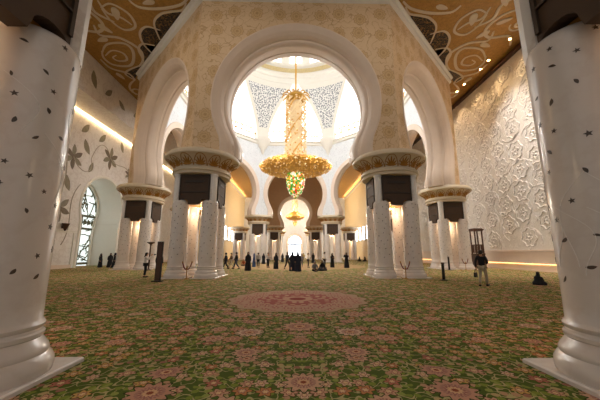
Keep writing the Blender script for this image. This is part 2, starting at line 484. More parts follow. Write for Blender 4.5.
# ------------------------------------------------------------------ arched walls
def arch_wall(name, T, half, zb, zt, c, R, dz, prof, mats, cap=True, N=56):
    """T(u,z,w) -> point; half(w) -> half length of the wall at depth w; prof = [(offset, w, material)] through the opening"""
    b = MB(); r0 = R
    th0 = math.asin(dz/r0)
    w0 = prof[0][1]; w1 = prof[-1][1]
    ang = [PI+th0-(PI+2*th0)*i/N for i in range(N+1)]
    for w in (w0, w1):
        a = math.atan2(zt-c, half(w)); ang += [a, PI-a]
    ang = sorted(set(ang), reverse=True)
    def path(d):
        r = R+d
        t0 = math.asin(dz/r)
        e = (r*math.cos(t0), c-r*math.sin(t0)); ct = min(.9, (e[1]-zb)*.6)
        jb = bez([e, (e[0]-ct*math.sin(t0), e[1]-ct*math.cos(t0)), (e[0]-ct*math.sin(t0), e[1]-ct*1.3), (e[0]-ct*math.sin(t0)*.8, zb)], 6)[1:]
        out = [(-a, z) for a, z in jb[::-1]]
        for a in ang:
            aa = a if 0 <= a <= PI else (a/th0*t0 if a < 0 else PI+(a-PI)/th0*t0)
            out.append((r*math.cos(aa), c+r*math.sin(aa)))
        out += jb; return out
    P = [path(d) for d, w, m in prof]
    n = len(P[0])
    arc = [0]
    for i in range(1, n): arc.append(arc[-1]+math.dist(P[-1][i], P[-1][i-1]))
    for j in range(len(prof)-1):
        vs = [T(u, z, prof[j][1]) for u, z in P[j]]+[T(u, z, prof[j+1][1]) for u, z in P[j+1]]
        uv = [(a, prof[j][1]) for a in arc]+[(a, prof[j+1][1]) for a in arc]
        b.add(vs, [(i, i+1, n+i+1, n+i) for i in range(n-1)], prof[j+1][2], uv)
    def face(pts, w, m):
        h = half(w); bd = []
        for i, (u, z) in enumerate(pts):
            if i == 0: bd.append((-h, zb)); continue
            if i == n-1: bd.append((h, zb)); continue
            if z <= c: bd.append((math.copysign(h, u), z)); continue
            du, dv = u, z-c; L = math.hypot(du, dv); du /= L; dv /= L
            t = 1e9
            if abs(du) > 1e-6: t = min(t, h/abs(du))
            if dv > 1e-6: t = min(t, (zt-c)/dv)
            if dv < -1e-6: t = min(t, (c-zb)/-dv)
            bd.append((du*t, c+dv*t))
        allp = pts+bd
        b.add([T(u, z, w) for u, z in allp], [(i, i+1, n+i+1, n+i) for i in range(n-1)], m, allp)
    face(P[0], w0, 0); face(P[-1], w1, 2)
    for s in (0, -1):       # underside of each pier
        pl = [(P[0][s][0]/abs(P[0][s][0])*half(w0), w0)]+[(P[j][s][0], prof[j][1]) for j in range(len(prof))]+[(P[0][s][0]/abs(P[0][s][0])*half(w1), w1)]
        b.add([T(u, zb, w) for u, w in pl], [tuple(range(len(pl)))], 1)
    return b.build(name, mats)

PROF = [(1.10, -1.20, 0), (1.08, -1.25, 1), (1.0, -1.26, 1), (.86, -1.14, 1), (.66, -.98, 1), (.46, -.74, 1), (.34, -.52, 1), (.31, -.38, 1), (.2, -.33, 1), (.1, -.2, 1), (.04, .0, 1), (.02, .2, 1), (.0, .5, 1), (.05, .55, 1), (.05, .7, 1), (0, .75, 1), (0, 1.15, 1), (.05, 1.28, 1), (.75, 1.28, 1), (.8, 1.2, 1)]
ZB = 8.62; ZD = 23.0
names = ['front', 'front_right', 'right_side', 'back_right', 'back', 'back_left', 'left_side', 'front_left']
for k in range(8):
    p = Vector(VERT[k]); q = Vector(VERT[(k+1) % 8]); mid = (p+q)/2; du = (q-p).normalized()
    nrm = (Vector((0, YC))-mid).normalized(); half0 = (q-p).length/2
    def T(u, z, w, mid=mid, du=du, nrm=nrm):
        v = mid+du*u+nrm*w; return (v.x, v.y, z)
    o = arch_wall('wall_'+names[k], T, lambda w: half0-w*T225, ZB, ZD, 13.05, 5.3, 2.55, PROF, [M['beige'], M['archivolt'], M['white_in']])
    struct(o)
    # white moulding where the ceiling meets the outer face, cornice on the inner face
    b = MB()
    for (w, z0, z1, e, sg) in ((-1.2, HC-.75, HC-.02, .22, -1), (-1.2, HC-.35, HC-.02, .42, -1), (1.2, ZD-.5, ZD+.25, .25, 1), (1.2, ZD-.1, ZD+.25, .5, 1)):
        wa, wb = w-.05*sg, w+e*sg
        ha, hb = half0-wa*T225, half0-wb*T225
        vs = [T(-ha, z0, wa), T(ha, z0, wa), T(hb, z0+e*.5, wb), T(-hb, z0+e*.5, wb), T(-ha, z1, wa), T(ha, z1, wa), T(hb, z1, wb), T(-hb, z1, wb)]
        b.add(vs, [(0, 1, 2, 3), (7, 6, 5, 4), (0, 4, 5, 1), (1, 5, 6, 2), (2, 6, 7, 3), (3, 7, 4, 0)])
    b.build('cornice', M['white_soft'], o, smooth=False)

# arcade beyond the dome
ARC = [(.8, -.8, 0), (.75, -.9, 1), (.5, -.9, 1), (.45, -.75, 1), (.1, -.45, 1), (0, -.35, 1), (0, .7, 1), (.1, .8, 1), (.5, .8, 1), (.55, .75, 1)]
YA = 75.0
T = lambda u, z, w: (u, YA+w, z)
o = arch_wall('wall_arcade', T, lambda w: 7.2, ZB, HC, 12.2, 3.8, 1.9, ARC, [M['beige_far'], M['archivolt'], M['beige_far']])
struct(o)
b = MB()
for s in (-1, 1): b.box((s*7.24, YA, (ZB+HC)/2), (.1, 1.6, HC-ZB))
b.build('end_face', M['archivolt'], o, smooth=False)

# end wall with its tall arched door of daylight
T = lambda u, z, w: (u, YE+w, z)
DP = [(.9, 0, 0), (.85, -.25, 1), (.6, -.25, 1), (.5, 0, 1), (.2, .25, 1), (0, .4, 1), (0, .9, 1), (0, 1.0, 1)]
o = arch_wall('wall_end', T, lambda w: XF, 0, HC, 5.6, 2.3, .5, DP, [M['white_in'], M['archivolt'], M['white']]); struct(o)
b = MB(); b.box((0, YE+.95, 4.2), (5.2, .1, 8.4)); d = struct(b.build('door_1', M['day_far'], smooth=False))
b = MB()
for x in (-1.2, 0, 1.2): b.box((x, YE+.86, 2.4), (.1, .08, 4.8))
b.box((0, YE+.86, 4.9), (5, .1, .5)); b.box((0, YE+.86, 2.2), (5, .08, .1))
b.build('door_frame', M['black_metal'], d, smooth=False)

# row of low windows in the far right and left walls
for s in (1, -1):
    for i in range(6):
        y = 72+4.2*i
        b = MB(); b.box((s*(XF-.03), y, 7.0), (.08, 2.2, 3.6)); w = b.build('window_%d' % (20+i+(6 if s < 0 else 0)), M['day_far'], smooth=False); struct(w)
        b = MB(); x = s*(XF-.09)
        for yy in (-1.15, 1.15): b.box((x, y+yy, 7.0), (.12, .16, 3.9))
        for zz in (5.15, 8.85): b.box((x, y, zz), (.12, 2.46, .16))
        b.build('window_frame', M['white_soft'], w, smooth=False)

for s in (1, -1):
    b = MB(); b.box((s*(XF-.3), 83, HC-.76), (.6, 40, .08)); b.box((s*(XF-.6), 83, HC-.68), (.06, 40, .24)); struct(b.build('trim_%d' % (6+s), M['white_soft'], smooth=False))
    b = MB(); b.box((s*(XF-.35), 83, HC-.67), (.2, 40, .08))
    tag(b.build('cove_light', M['cove_far'], smooth=False), 'bright light strip along the top of the far %s gold wall' % ('right' if s > 0 else 'left'), 'light')

# ------------------------------------------------------------------ left wall with its deep arched niche
NC = 36.9; NR = 3.85
T = lambda u, z, w: (XLL-w, NC+u, z)
NP = [(.35, 0, 0), (.3, -.12, 1), (.05, -.12, 1), (0, 0, 1), (0, 3.2, 1), (-.25, 3.2, 1), (-.25, 3.45, 1), (0, 3.5, 1)]
o = arch_wall('wall_left', T, lambda w: 21.0, 0, 17.8, 7.35, NR, 1.2, NP, [M['white'], M['white_soft'], M['white']]); struct(o)
b = MB(); wall_uv(b, XLL, NC+21.0, YS, 0, 17.8); b.build('wall_panel', M['white'], o, smooth=False)
b = MB()        # mouldings across the niche jambs
for z in (4.9, 5.25, 5.6):
    for s in (-1, 1): b.box((XLL-1.75, NC+s*(3.58), z), (3.3, .2, .2))
b.build('jamb_moulding', M['white_soft'], o, smooth=False)
b = MB(); b.box(((XL+XLL)/2-.2, (YB+YS)/2, (17.8+HC)/2), (XL-XLL+.4, YS-YB, HC-17.8))
o2 = struct(b.build('wall_left_bulkhead', M['white'], smooth=False))
M['leaf_inlay'] = plain('grey_green_inlay', '#a1977f', .4, var=.25, scale=3)
M['leaf_dark'] = plain('brown_inlay', '#8a7a66', .4, var=.3, scale=3)
M['vine_inlay'] = plain('tan_vine_inlay', '#c9bba8', .4, var=.2, scale=3)
def wall_flowers():
    rnd = random.Random(3)
    b = MB(); x = XLL
    Tl = lambda cy, cz, th: (lambda a, c, d: (x+d, cy+a, cz+c))
    def leaf(cy, cz, L, W, a, m): b.prism(leaf_poly(L, W, a), Tl(cy, cz, 0), -.02, .02, m)
    def flower(cy, cz, r, a0=0):
        for i in range(6):
            a = a0+i*PI/3
            leaf(cy+math.cos(a)*r*.55, cz+math.sin(a)*r*.55, r*1.0, r*.42, a, 1 if i % 2 else 0)
        b.prism([(r*.2*math.cos(t*PI/5), r*.2*math.sin(t*PI/5)) for t in range(10)], Tl(cy, cz, 0), -.02, .03, 1)
    for cy, cz, L, a in ((32.1, 16.2, 1.7, .9), (35.1, 16.2, 1.7, .9), (32.6, 14.1, 1.9, -1.0), (39.2, 16.6, 1.6, -1.2), (33.8, 11.9, 1.5, 1.2), (29, 13, 1.7, .4), (27, 16, 1.6, 2), (25, 10.5, 1.6, .9), (30.6, 9.2, 1.8, -1.2), (42.5, 14.5, 1.6, .8), (29.3, 3.8, 1.4, 1.2), (41.8, 10.8, 1.2, -1)):
        leaf(cy, cz, L, L*.42, a, 0)
    for cy, cz, r in ((37.1, 14.2, 1.5), (30.9, 12.3, 1.4), (30.0, 6.4, 1.5), (26.5, 7, 1.4), (23.5, 14, 1.5), (41.5, 13.2, .9)): flower(cy, cz, r, cy)
    for p in ([(29.5, 3), (28.5, 6), (31, 8), (30, 12)], [(31, 2.5), (32.6, 5), (30.4, 7), (32.5, 9.5)], [(30.9, 12.3), (32, 10.6), (34.5, 10.8), (33.6, 13)], [(33.6, 13), (34.5, 16), (36, 16), (37.1, 14.2)], [(37, 14.2), (39, 13), (40.5, 15), (42, 13)], [(24, 9), (26, 12), (27, 9), (30, 12)]):
        b.tube([(x+.01, a, c) for a, c in bez(p)], .05, 5, 2)
    b.build('inlay', [M['leaf_inlay'], M['leaf_dark'], M['vine_inlay']], o, smooth=False)
    b = MB(); x = XL
    for cy, cz, L, a in ((27.8, 19.9, 1.9, -1.2), (30.3, 19.8, 1.5, .8), (32.8, 19.6, 1.5, -.5), (25, 20.2, 1.6, .5), (36, 20, 1.5, .8), (39, 19.7, 1.5, -.6)):
        leaf(cy, cz, L, L*.42, a, 0)
    b.build('inlay', [M['leaf_inlay'], M['leaf_dark']], o2, smooth=False)
wall_flowers()
b = MB(); b.box((XLL+.14, 38, 17.74), (.2, 44, .06))
tag(b.build('cove_light', M['cove'], smooth=False), 'long warm cove light glowing under the left wall overhang', 'light')
b = MB(); b.box((XLL+.06, (16+NC-NR-.4)/2, .2), (.12, NC-NR-.4-16, .4)); b.box((XLL+.06, (NC+NR+.4+YS)/2, .2), (.12, YS-NC-NR-.4, .4))
struct(b.build('baseboard_left', M['archivolt'], smooth=False))
# stained-glass window closing the niche
b = MB(); b.prism([(3.8*math.cos(a), 7.35+3.8*math.sin(a)) for a in [PI*i/24 for i in range(25)]]+[(-3.8, .0), (3.8, .0)], lambda a, c, d: (XLL-d, NC+a, c), 3.5, 3.6)
w = struct(b.build('window_1', M['day_cool'], smooth=False))
M['tracery'] = plain('bronze_tracery', '#6f6a4c', .5, .3, .2, 4)
b = MB(); xg = XLL-3.44
def gl(pts, r=.1): b.tube([(xg, NC+a, c) for a, c in pts], r, 5)
rnd = random.Random(5)
gl([(3.68*math.cos(PI*i/24), 7.35+3.68*math.sin(PI*i/24)) for i in range(25)], .16)
for yy in (-3.6, -1.2, 1.2, 3.6): gl([(yy, .05), (yy, 6.5)], .14)
for zz in (.3, 4.9, 6.6): gl([(-3.6, zz), (3.6, zz)], .17)
for i in range(85):
    a0 = (rnd.uniform(-3.4, 3.4), rnd.uniform(.5, 9.5))
    L = rnd.uniform(.8, 2.2); an = rnd.uniform(0, PI); k = rnd.uniform(-.9, .9)
    pts = bez([a0, (a0[0]+L*.5*math.cos(an)+k, a0[1]+L*.5*math.sin(an)), (a0[0]+L*math.cos(an), a0[1]+L*math.sin(an)+k)], 10)
    pts = [p for p in pts if p[1] > .2 and (p[1] < 7.3 and abs(p[0]) < 3.6 or math.hypot(p[0], p[1]-7.35) < 3.6)]
    if len(pts) > 2: gl(pts, .07)
for i in range(10):
    cy = -3.3+i*.73
    b.prism([(.42*math.cos(t*PI/5)*(1 if t % 2 else .6), .42*math.sin(t*PI/5)*(1 if t % 2 else .6)) for t in range(10)], lambda a, c, d, cy=cy: (xg-d, NC+cy+a, 5.75+c), -.05, .05)
b.build('tracery', M['tracery'], w)

# ------------------------------------------------------------------ dome: drum windows, pendentives, ring, cap
ZR = 36.0; RV = A0/math.sin(PI/8)       # circumradius of the octagon
def drum():
    b = MB()
    b2 = MB()
    for k in range(8):
        p = Vector(VERT[k]); mid = (p+Vector(VERT[(k+1) % 8]))/2; q = Vector(VERT[(k+1) % 8])
        nrm = (Vector((0, YC))-mid).normalized(); du = (q-p).normalized()
        def T(u, z, w): v = mid+du*u+nrm*w; return (v.x, v.y, z)
        # glass wall of the face: pale daylight pane with slim gilded tracery
        g = MB(); g.prism([(-7.0, ZD+.2), (7.0, ZD+.2), (7.0, ZR+1), (-7.0, ZR+1)], lambda a, c, d: T(a, c, d), -.1, 0)
        w = struct(g.build('window_%d' % (k+2), M['day'], smooth=False))
        f = MB()
        for u in (-5.5, -3.9, -2.3, -.8, .8, 2.3, 3.9, 5.5): f.box(T(u, ZD+1.7, .12), (.1, .1, 3), rz=math.atan2(du.y, du.x))
        for z in (ZD+.9, ZD+2.0, ZD+3.1): f.box(T(0, z, .12), (12.5, .1, .12), rz=math.atan2(du.y, du.x))
        for i in range(11):
            cu = -5.5+i*1.1
            f.tube([T(cu+.42*math.cos(a), ZD+2.55+.42*math.sin(a), .12) for a in [2*PI*j/10 for j in range(11)]], .06, 4)
        f.build('window_tracery', M['gold_bright'], w)
drum()
def pend_pt(k, s, t, push=0):
    """point on pendentive k (s across, t up) pushed outward by push"""
    a = math.atan2(VERT[k][1]-YC, VERT[k][0])
    ph = a+s*(PI/8)*(.17+.83*t**1.9)
    r = (RV-1.35)-(RV-1.35-14.0)*t**2.2+push
    return (r*math.cos(ph), YC+r*math.sin(ph), ZD+.6+(ZR-ZD-.6)*t)
for k in range(8):
    b = MB(); NS, NT = 10, 20
    def grid(push, sw, m, t0=0, t1=1):
        f = sw if callable(sw) else (lambda t: sw)
        vs = []; uv = []
        for j in range(NT+1):
            t = t0+(t1-t0)*j/NT; w = f(t)
            for i in range(NS+1):
                q = -1+2*i/NS; vs.append(pend_pt(k, q*w, t, push)); uv.append((q*w*6.0*(.17+.83*t**1.9), t*13+k*7))
        b.add(vs, [(j*(NS+1)+i, j*(NS+1)+i+1, (j+1)*(NS+1)+i+1, (j+1)*(NS+1)+i) for j in range(NT) for i in range(NS)], m, uv)
    grid(0, 1, 0); grid(2.2, 1.0, 0)
    for s in (-1, 1):
        vs = [pend_pt(k, s, j/NT, p) for j in range(NT+1) for p in (0, 2.2)]
        b.add(vs, [(2*j, 2*j+1, 2*j+3, 2*j+2) for j in range(NT)], 0)
    b.add([pend_pt(k, -1+2*i/NS, 0, p) for i in range(NS+1) for p in (0, 2.2)], [(2*i, 2*i+1, 2*i+3, 2*i+2) for i in range(NS)], 0)
    o = struct(b.build('trim_%d' % (10+k), [M['white_soft']], fix=False))
    b = MB(); grid(-.06, lambda t: .5+.42*t, 0, .22, .86); b.build('lace_panel', M['lace'], o, fix=False)
    a = math.atan2(VERT[k][1]-YC, VERT[k][0]); rr = RV-1.5
    b = MB(); b.lathe([(.15, -2.6), (.5, -1.6), (.9, -1.2), (1.0, -.9), (1.35, -.3), (1.6, .1), (1.65, .5)], 20, (rr*math.cos(a), YC+rr*math.sin(a), ZD+.3))
    b.build('corbel', M['white_soft'], o)
b = MB()
b.lathe([(17.6, ZR-.8), (14.3, ZR-.8), (14.2, ZR-.1), (13.7, ZR+.1), (13.6, ZR+.5), (13.2, ZR+.7), (13.1, ZR+1.8), (12.6, ZR+2.0), (12.5, ZR+2.4), (12.9, ZR+2.45), (12.9, ZR+5.3), (12.5, ZR+5.4), (12.4, ZR+5.8), (11.6, ZR+9), (9.6, ZR+13), (6, ZR+16), (2.5, ZR+17.4), (.01, ZR+17.6)], 64, (0, YC, 0), 0, False)
dome = struct(b.build('ceiling_dome', M['white_soft']))
b = MB(); b.lathe([(13.06, ZR+.78), (13.0, ZR+.85), (12.98, ZR+1.65), (13.06, ZR+1.72)], 64, (0, YC, 0), 0, False); b.build('gilded_band', M['pale_gold'], dome)
for i in range(20):
    a = PI/2+2*PI*(i)/20; r = 12.75
    def T(u, z, w): return ((r+w)*math.cos(a)-u*math.sin(a), YC+(r+w)*math.sin(a)+u*math.cos(a), z)
    b = MB(); b.prism([(-1.15, ZR+2.7), (1.15, ZR+2.7), (1.15, ZR+4.3), (.7, ZR+4.9), (0, ZR+5.2), (-.7, ZR+4.9), (-1.15, ZR+4.3)], T, -.05, .1)
    struct(b.build('window_%d' % (40+i), M['day'], smooth=False))

# ------------------------------------------------------------------ columns in clusters of four
def star(r, n=5, k=.42): return [(r*(1 if i % 2 == 0 else k)*math.cos(PI*i/n), r*(1 if i % 2 == 0 else k)*math.sin(PI*i/n)) for i in range(2*n)]
RC = .57
def shaft_r(z): return .576-.022*(z-1.0)/4.1
def shaft_mesh(seed):
    rnd = random.Random(seed); b = MB()
    b.lathe([(.575, .98), (.575, 1.0), (.57, 2.2), (.56, 4.0), (.555, 4.98), (.54, 5.07), (.49, 5.16), (.4, 5.22), (.3, 5.26)], 48)
    def on(cz, ca, poly, m, lift=.004):
        n = len(poly); r = shaft_r(cz)
        def P(a, c, l):
            rr = shaft_r(cz+c)+l; t = ca+a/r; return (rr*math.cos(t), rr*math.sin(t), cz+c)
        cen = (sum(p[0] for p in poly)/n, sum(p[1] for p in poly)/n)
        vs = [P(a, c, lift) for a, c in poly]+[P(cen[0], cen[1], lift)]+[P(a, c, -.004) for a, c in poly]
        b.add(vs, [(i, (i+1) % n, n) for i in range(n)]+[(i, (i+1) % n, n+1+(i+1) % n, n+1+i) for i in range(n)], m)
    placed = []
    tries = 0
    while len(placed) < 90 and tries < 3000:
        tries += 1
        z = rnd.uniform(1.2, 5.0); a = rnd.uniform(0, 2*PI)
        if all(math.hypot(z-z2, .57*((a-a2+PI) % (2*PI)-PI)) > .27 for z2, a2 in placed):
            placed.append((z, a)); q = rnd.random(); an = rnd.uniform(0, PI)
            if q < .5:
                rr = rnd.uniform(.038, .055)
                on(z, a, [(x*math.cos(an)-y*math.sin(an), x*math.sin(an)+y*math.cos(an)) for x, y in star(rr, 5)], 1)
            else:
                on(z, a, leaf_poly(rnd.uniform(.08, .12), rnd.uniform(.034, .05), an, .3, 6), 1)
    for i in range(9):       # pale winding stems
        z0 = rnd.uniform(1.2, 3.6); a0 = rnd.uniform(0, 2*PI); L = rnd.uniform(.9, 1.5); k = rnd.choice((-1, 1))
        pts = []
        for j in range(18):
            t = j/17; z = z0+L*t; a = a0+k*.6*math.sin(t*4)*t; r = shaft_r(z)
            pts.append((r*math.cos(a), r*math.sin(a), z))
        b.tube(pts, .006, 4, 2)
    return b.mesh('shaft', [M['column'], M['inlay'], M['inlay_soft']])
SHAFTS = [shaft_mesh(s) for s in (11, 12, 13)]
def base_mesh():
    p = [(.74, .05), (.76, .07), (.77, .14), (.765, .22), (.73, .29), (.69, .33), (.70, .36), (.68, .42), (.63, .49), (.60, .54), (.62, .56), (.625, .61), (.60, .63), (.592, .67), (.61, .69), (.618, .73), (.60, .76), (.58, .79), (.577, 1.0)]
    b = MB().lathe(p, 48)
    h = .80; n = .02
    b.add([(-h, -h, 0), (h, -h, 0), (h, h, 0), (-h, h, 0), (-h, -h, .05), (h, -h, .05), (h, h, .05), (-h, h, .05), (n-h, n-h, .07), (h-n, n-h, .07), (h-n, h-n, .07), (n-h, h-n, .07)],
          [(3, 2, 1, 0)]+[(k+a, k+(a+1) % 4, k+4+(a+1) % 4, k+4+a) for k in (0, 4) for a in range(4)]+[(8, 9, 10, 11)])
    return b.mesh('base', M['column'])
BASE = base_mesh()
PW = 1.02
PPOLY = [(-PW, 7.0), (PW, 7.0), (PW, 5.05)]+[(.71+.31*math.cos(a), 5.05+.22*math.sin(a)) for a in [PI*i/10 for i in range(1, 10)]]+[(.40, 5.02), (.36, 4.88), (-.36, 4.88), (-.40, 5.02)]+[(-.71+.31*math.cos(a), 5.05+.22*math.sin(a)) for a in [PI*i/10 for i in range(1, 10)]]+[(-PW, 5.05)]
def panel_mesh():
    b = MB(); T = lambda a, c, d: (a, -1.42+d, c)
    b.prism(PPOLY, T, -.06, .2, 0)
    b.box((0, -1.49, 6.9), (2*PW, .06, .1), 1); b.box((0, -1.49, 5.75), (2*PW-.1, .05, .05), 1)
    b.box((0, -1.49, 6.5), (1.25, .05, .16), 1)
    for s in (-1, 1): b.box((s*(PW-.05), -1.49, 6.05), (.07, .06, 1.5), 1)
    return b.mesh('panel', [M['panel'], M['panel_dark']], smooth=False)
PANEL = panel_mesh()
def pilaster_mesh():
    b = MB(); b.lathe([(.26, 4.98), (.26, 7.0)], 12, (1.22, 1.22, 0)); b.lathe([(.3, 6.9), (.3, 7.04)], 12, (1.22, 1.22, 0))
    return b.mesh('pilaster', M['white'], smooth=False)
PILA = pilaster_mesh()
SOFF = MB().box((0, 0, 5.25), (2.5, 2.5, .3)).lathe([(.9, 5.04), (.9, 5.12), (.7, 5.15)], 24).mesh('soffit', M['gold'], smooth=False)
def cap_r(t): return 1.95+.08*t+.5*t**2.4
CAPP = [(1.8, 7.0), (1.96, 7.02), (1.98, 7.2), (2.08, 7.25), (2.08, 7.42), (1.98, 7.5), (1.95, 7.52)]+[(cap_r(i/10), 7.52+.68*i/10) for i in range(1, 11)]+[(2.6, 8.22), (2.66, 8.28), (2.67, 8.42), (2.62, 8.5), (2.56, 8.56), (2.5, 8.64)]
CAP = MB().lathe(CAPP, 64).mesh('capital', M['cream'])
def palmettes():
    b = MB(); n = 14
    for i in range(n):
        a0 = 2*PI*i/n
        def P(a, c, l):
            t = min(max(c, 0), 1); r = cap_r(t)+l; th = a0+a*.62; return (r*math.cos(th), r*math.sin(th), 7.52+.68*t)
        for j in range(-3, 4):
            an = j*.42; L = (.86-.07*abs(j)); W = .15
            poly = []
            for s in (1, -1):
                for q in range(7):
                    t = q/7 if s > 0 else 1-q/7
                    x = t*L; y = s*W*math.sin(PI*t)**.7*.55
                    poly.append(((x*math.sin(an)+y*math.cos(an))*.5, .06+(x*math.cos(an)-y*math.sin(an))))
            m_ = len(poly); cen = (sum(p[0] for p in poly)/m_, sum(p[1] for p in poly)/m_)
            vs = [P(a, c, .03) for a, c in poly]+[P(cen[0], cen[1], .05)]+[P(a, c, -.01) for a, c in poly]
            b.add(vs, [(k, (k+1) % m_, m_) for k in range(m_)]+[(k, (k+1) % m_, m_+1+(k+1) % m_, m_+1+k) for k in range(m_)])
        arc = [P((PI/n)*.96/.62*math.cos(t), .02+1.0*math.sin(t), .02) for t in [PI*q/14 for q in range(15)]]
        b.tube(arc, .028, 5)
    return b.mesh('palmette_relief', M['gold'])
PALM = palmettes()
LAMP = MB().lathe([(.16, 4.96), (.16, 5.05), (.05, 5.07)], 16).mesh('downlight', M['lamp'])
protos = {}
def cluster(big):
    root = empty('column_cluster')
    k = 0
    for i, (sx, sy) in enumerate(((-1, -1), (1, -1), (1, 1), (-1, 1))):
        sh = link('column', SHAFTS[i % 3], root, (sx, sy, 0)); sh.rotation_euler.z = i*PI/2
        link('base', BASE, sh)
        p = link('pilaster', PILA, root); p.rotation_euler.z = i*PI/2
        p = link('panel', PANEL, root); p.rotation_euler.z = i*PI/2
    s = link('soffit', SOFF, root)
    for sx, sy in ((.68, .78), (-.68, .78), (.22, 1.12), (-.22, 1.12)): link('downlight', LAMP, s, (sx, sy, 0))
    c = link('capital', CAP, root); link('palmette_relief', PALM, c)
    return root
used = set()
CL = [(-5.10, 2.93, 1, 'huge white marble column group cropped by the left photo edge, beside the camera'),
      (5.10, 2.75, 1, 'huge white marble column group cropped by the right photo edge, beside the camera'),
      (-A0, YN, 0, 'four white columns under a gold capital, left support of the great front arch'),
      (A0, YN, 0, 'four white columns under a gold capital, right support of the great front arch'),
      (-A0-DL+.3, YN+DL+.3, 0, 'four-column cluster left of the tall floor lamp, near the arched niche'),
      (A0+DL-.2, YN+DL+.3, 0, 'four-column cluster beside the dark wooden stand near the right wall'),
      (-A0-DL, YN+DL+2*A0, 0, 'four-column cluster behind the left front cluster, far side of the dome'),
      (A0+DL, YN+DL+2*A0, 0, 'four-column cluster behind the right front cluster, far side of the dome'),
      (-A0, YN+2*DL+2*A0, 0, 'distant column cluster carrying the left side of the far white arch'),
      (A0, YN+2*DL+2*A0, 0, 'distant column cluster carrying the right side of the far white arch'),
      (-5.35, YA, 0, 'very distant column cluster left of the small brown arch'),
      (5.35, YA, 0, 'very distant column cluster right of the small brown arch'),
      (-15.0, YA+3, 0, 'very distant column cluster against the left gold wall'),
      (15.0, YA+3, 0, 'very distant column cluster against the right gold wall'),
      (-5.35, 90, 0, 'farthest column cluster left of the bright door'),
      (5.35, 90, 0, 'farthest column cluster right of the bright door')]
pr = {0: None, 1: None}
for x, y, big, lab in CL:
    if pr[big] is None: o = cluster(big); pr[big] = o
    else: o = copy_tree(pr[big])
    o.location = (x, y, 0); o.scale.z = .925 if big else 1; tag(o, lab, 'columns', 'clusters of four marble columns')
    ld = bpy.data.lights.new('downlight_glow', 'POINT'); ld.energy = 70 if not big else 50; ld.color = (1, .76, .5); ld.shadow_soft_size = .25
    lo = bpy.data.objects.new('downlight_glow', ld); COL.objects.link(lo); lo.location = (x, y, 4.55)
    lo.parent = None

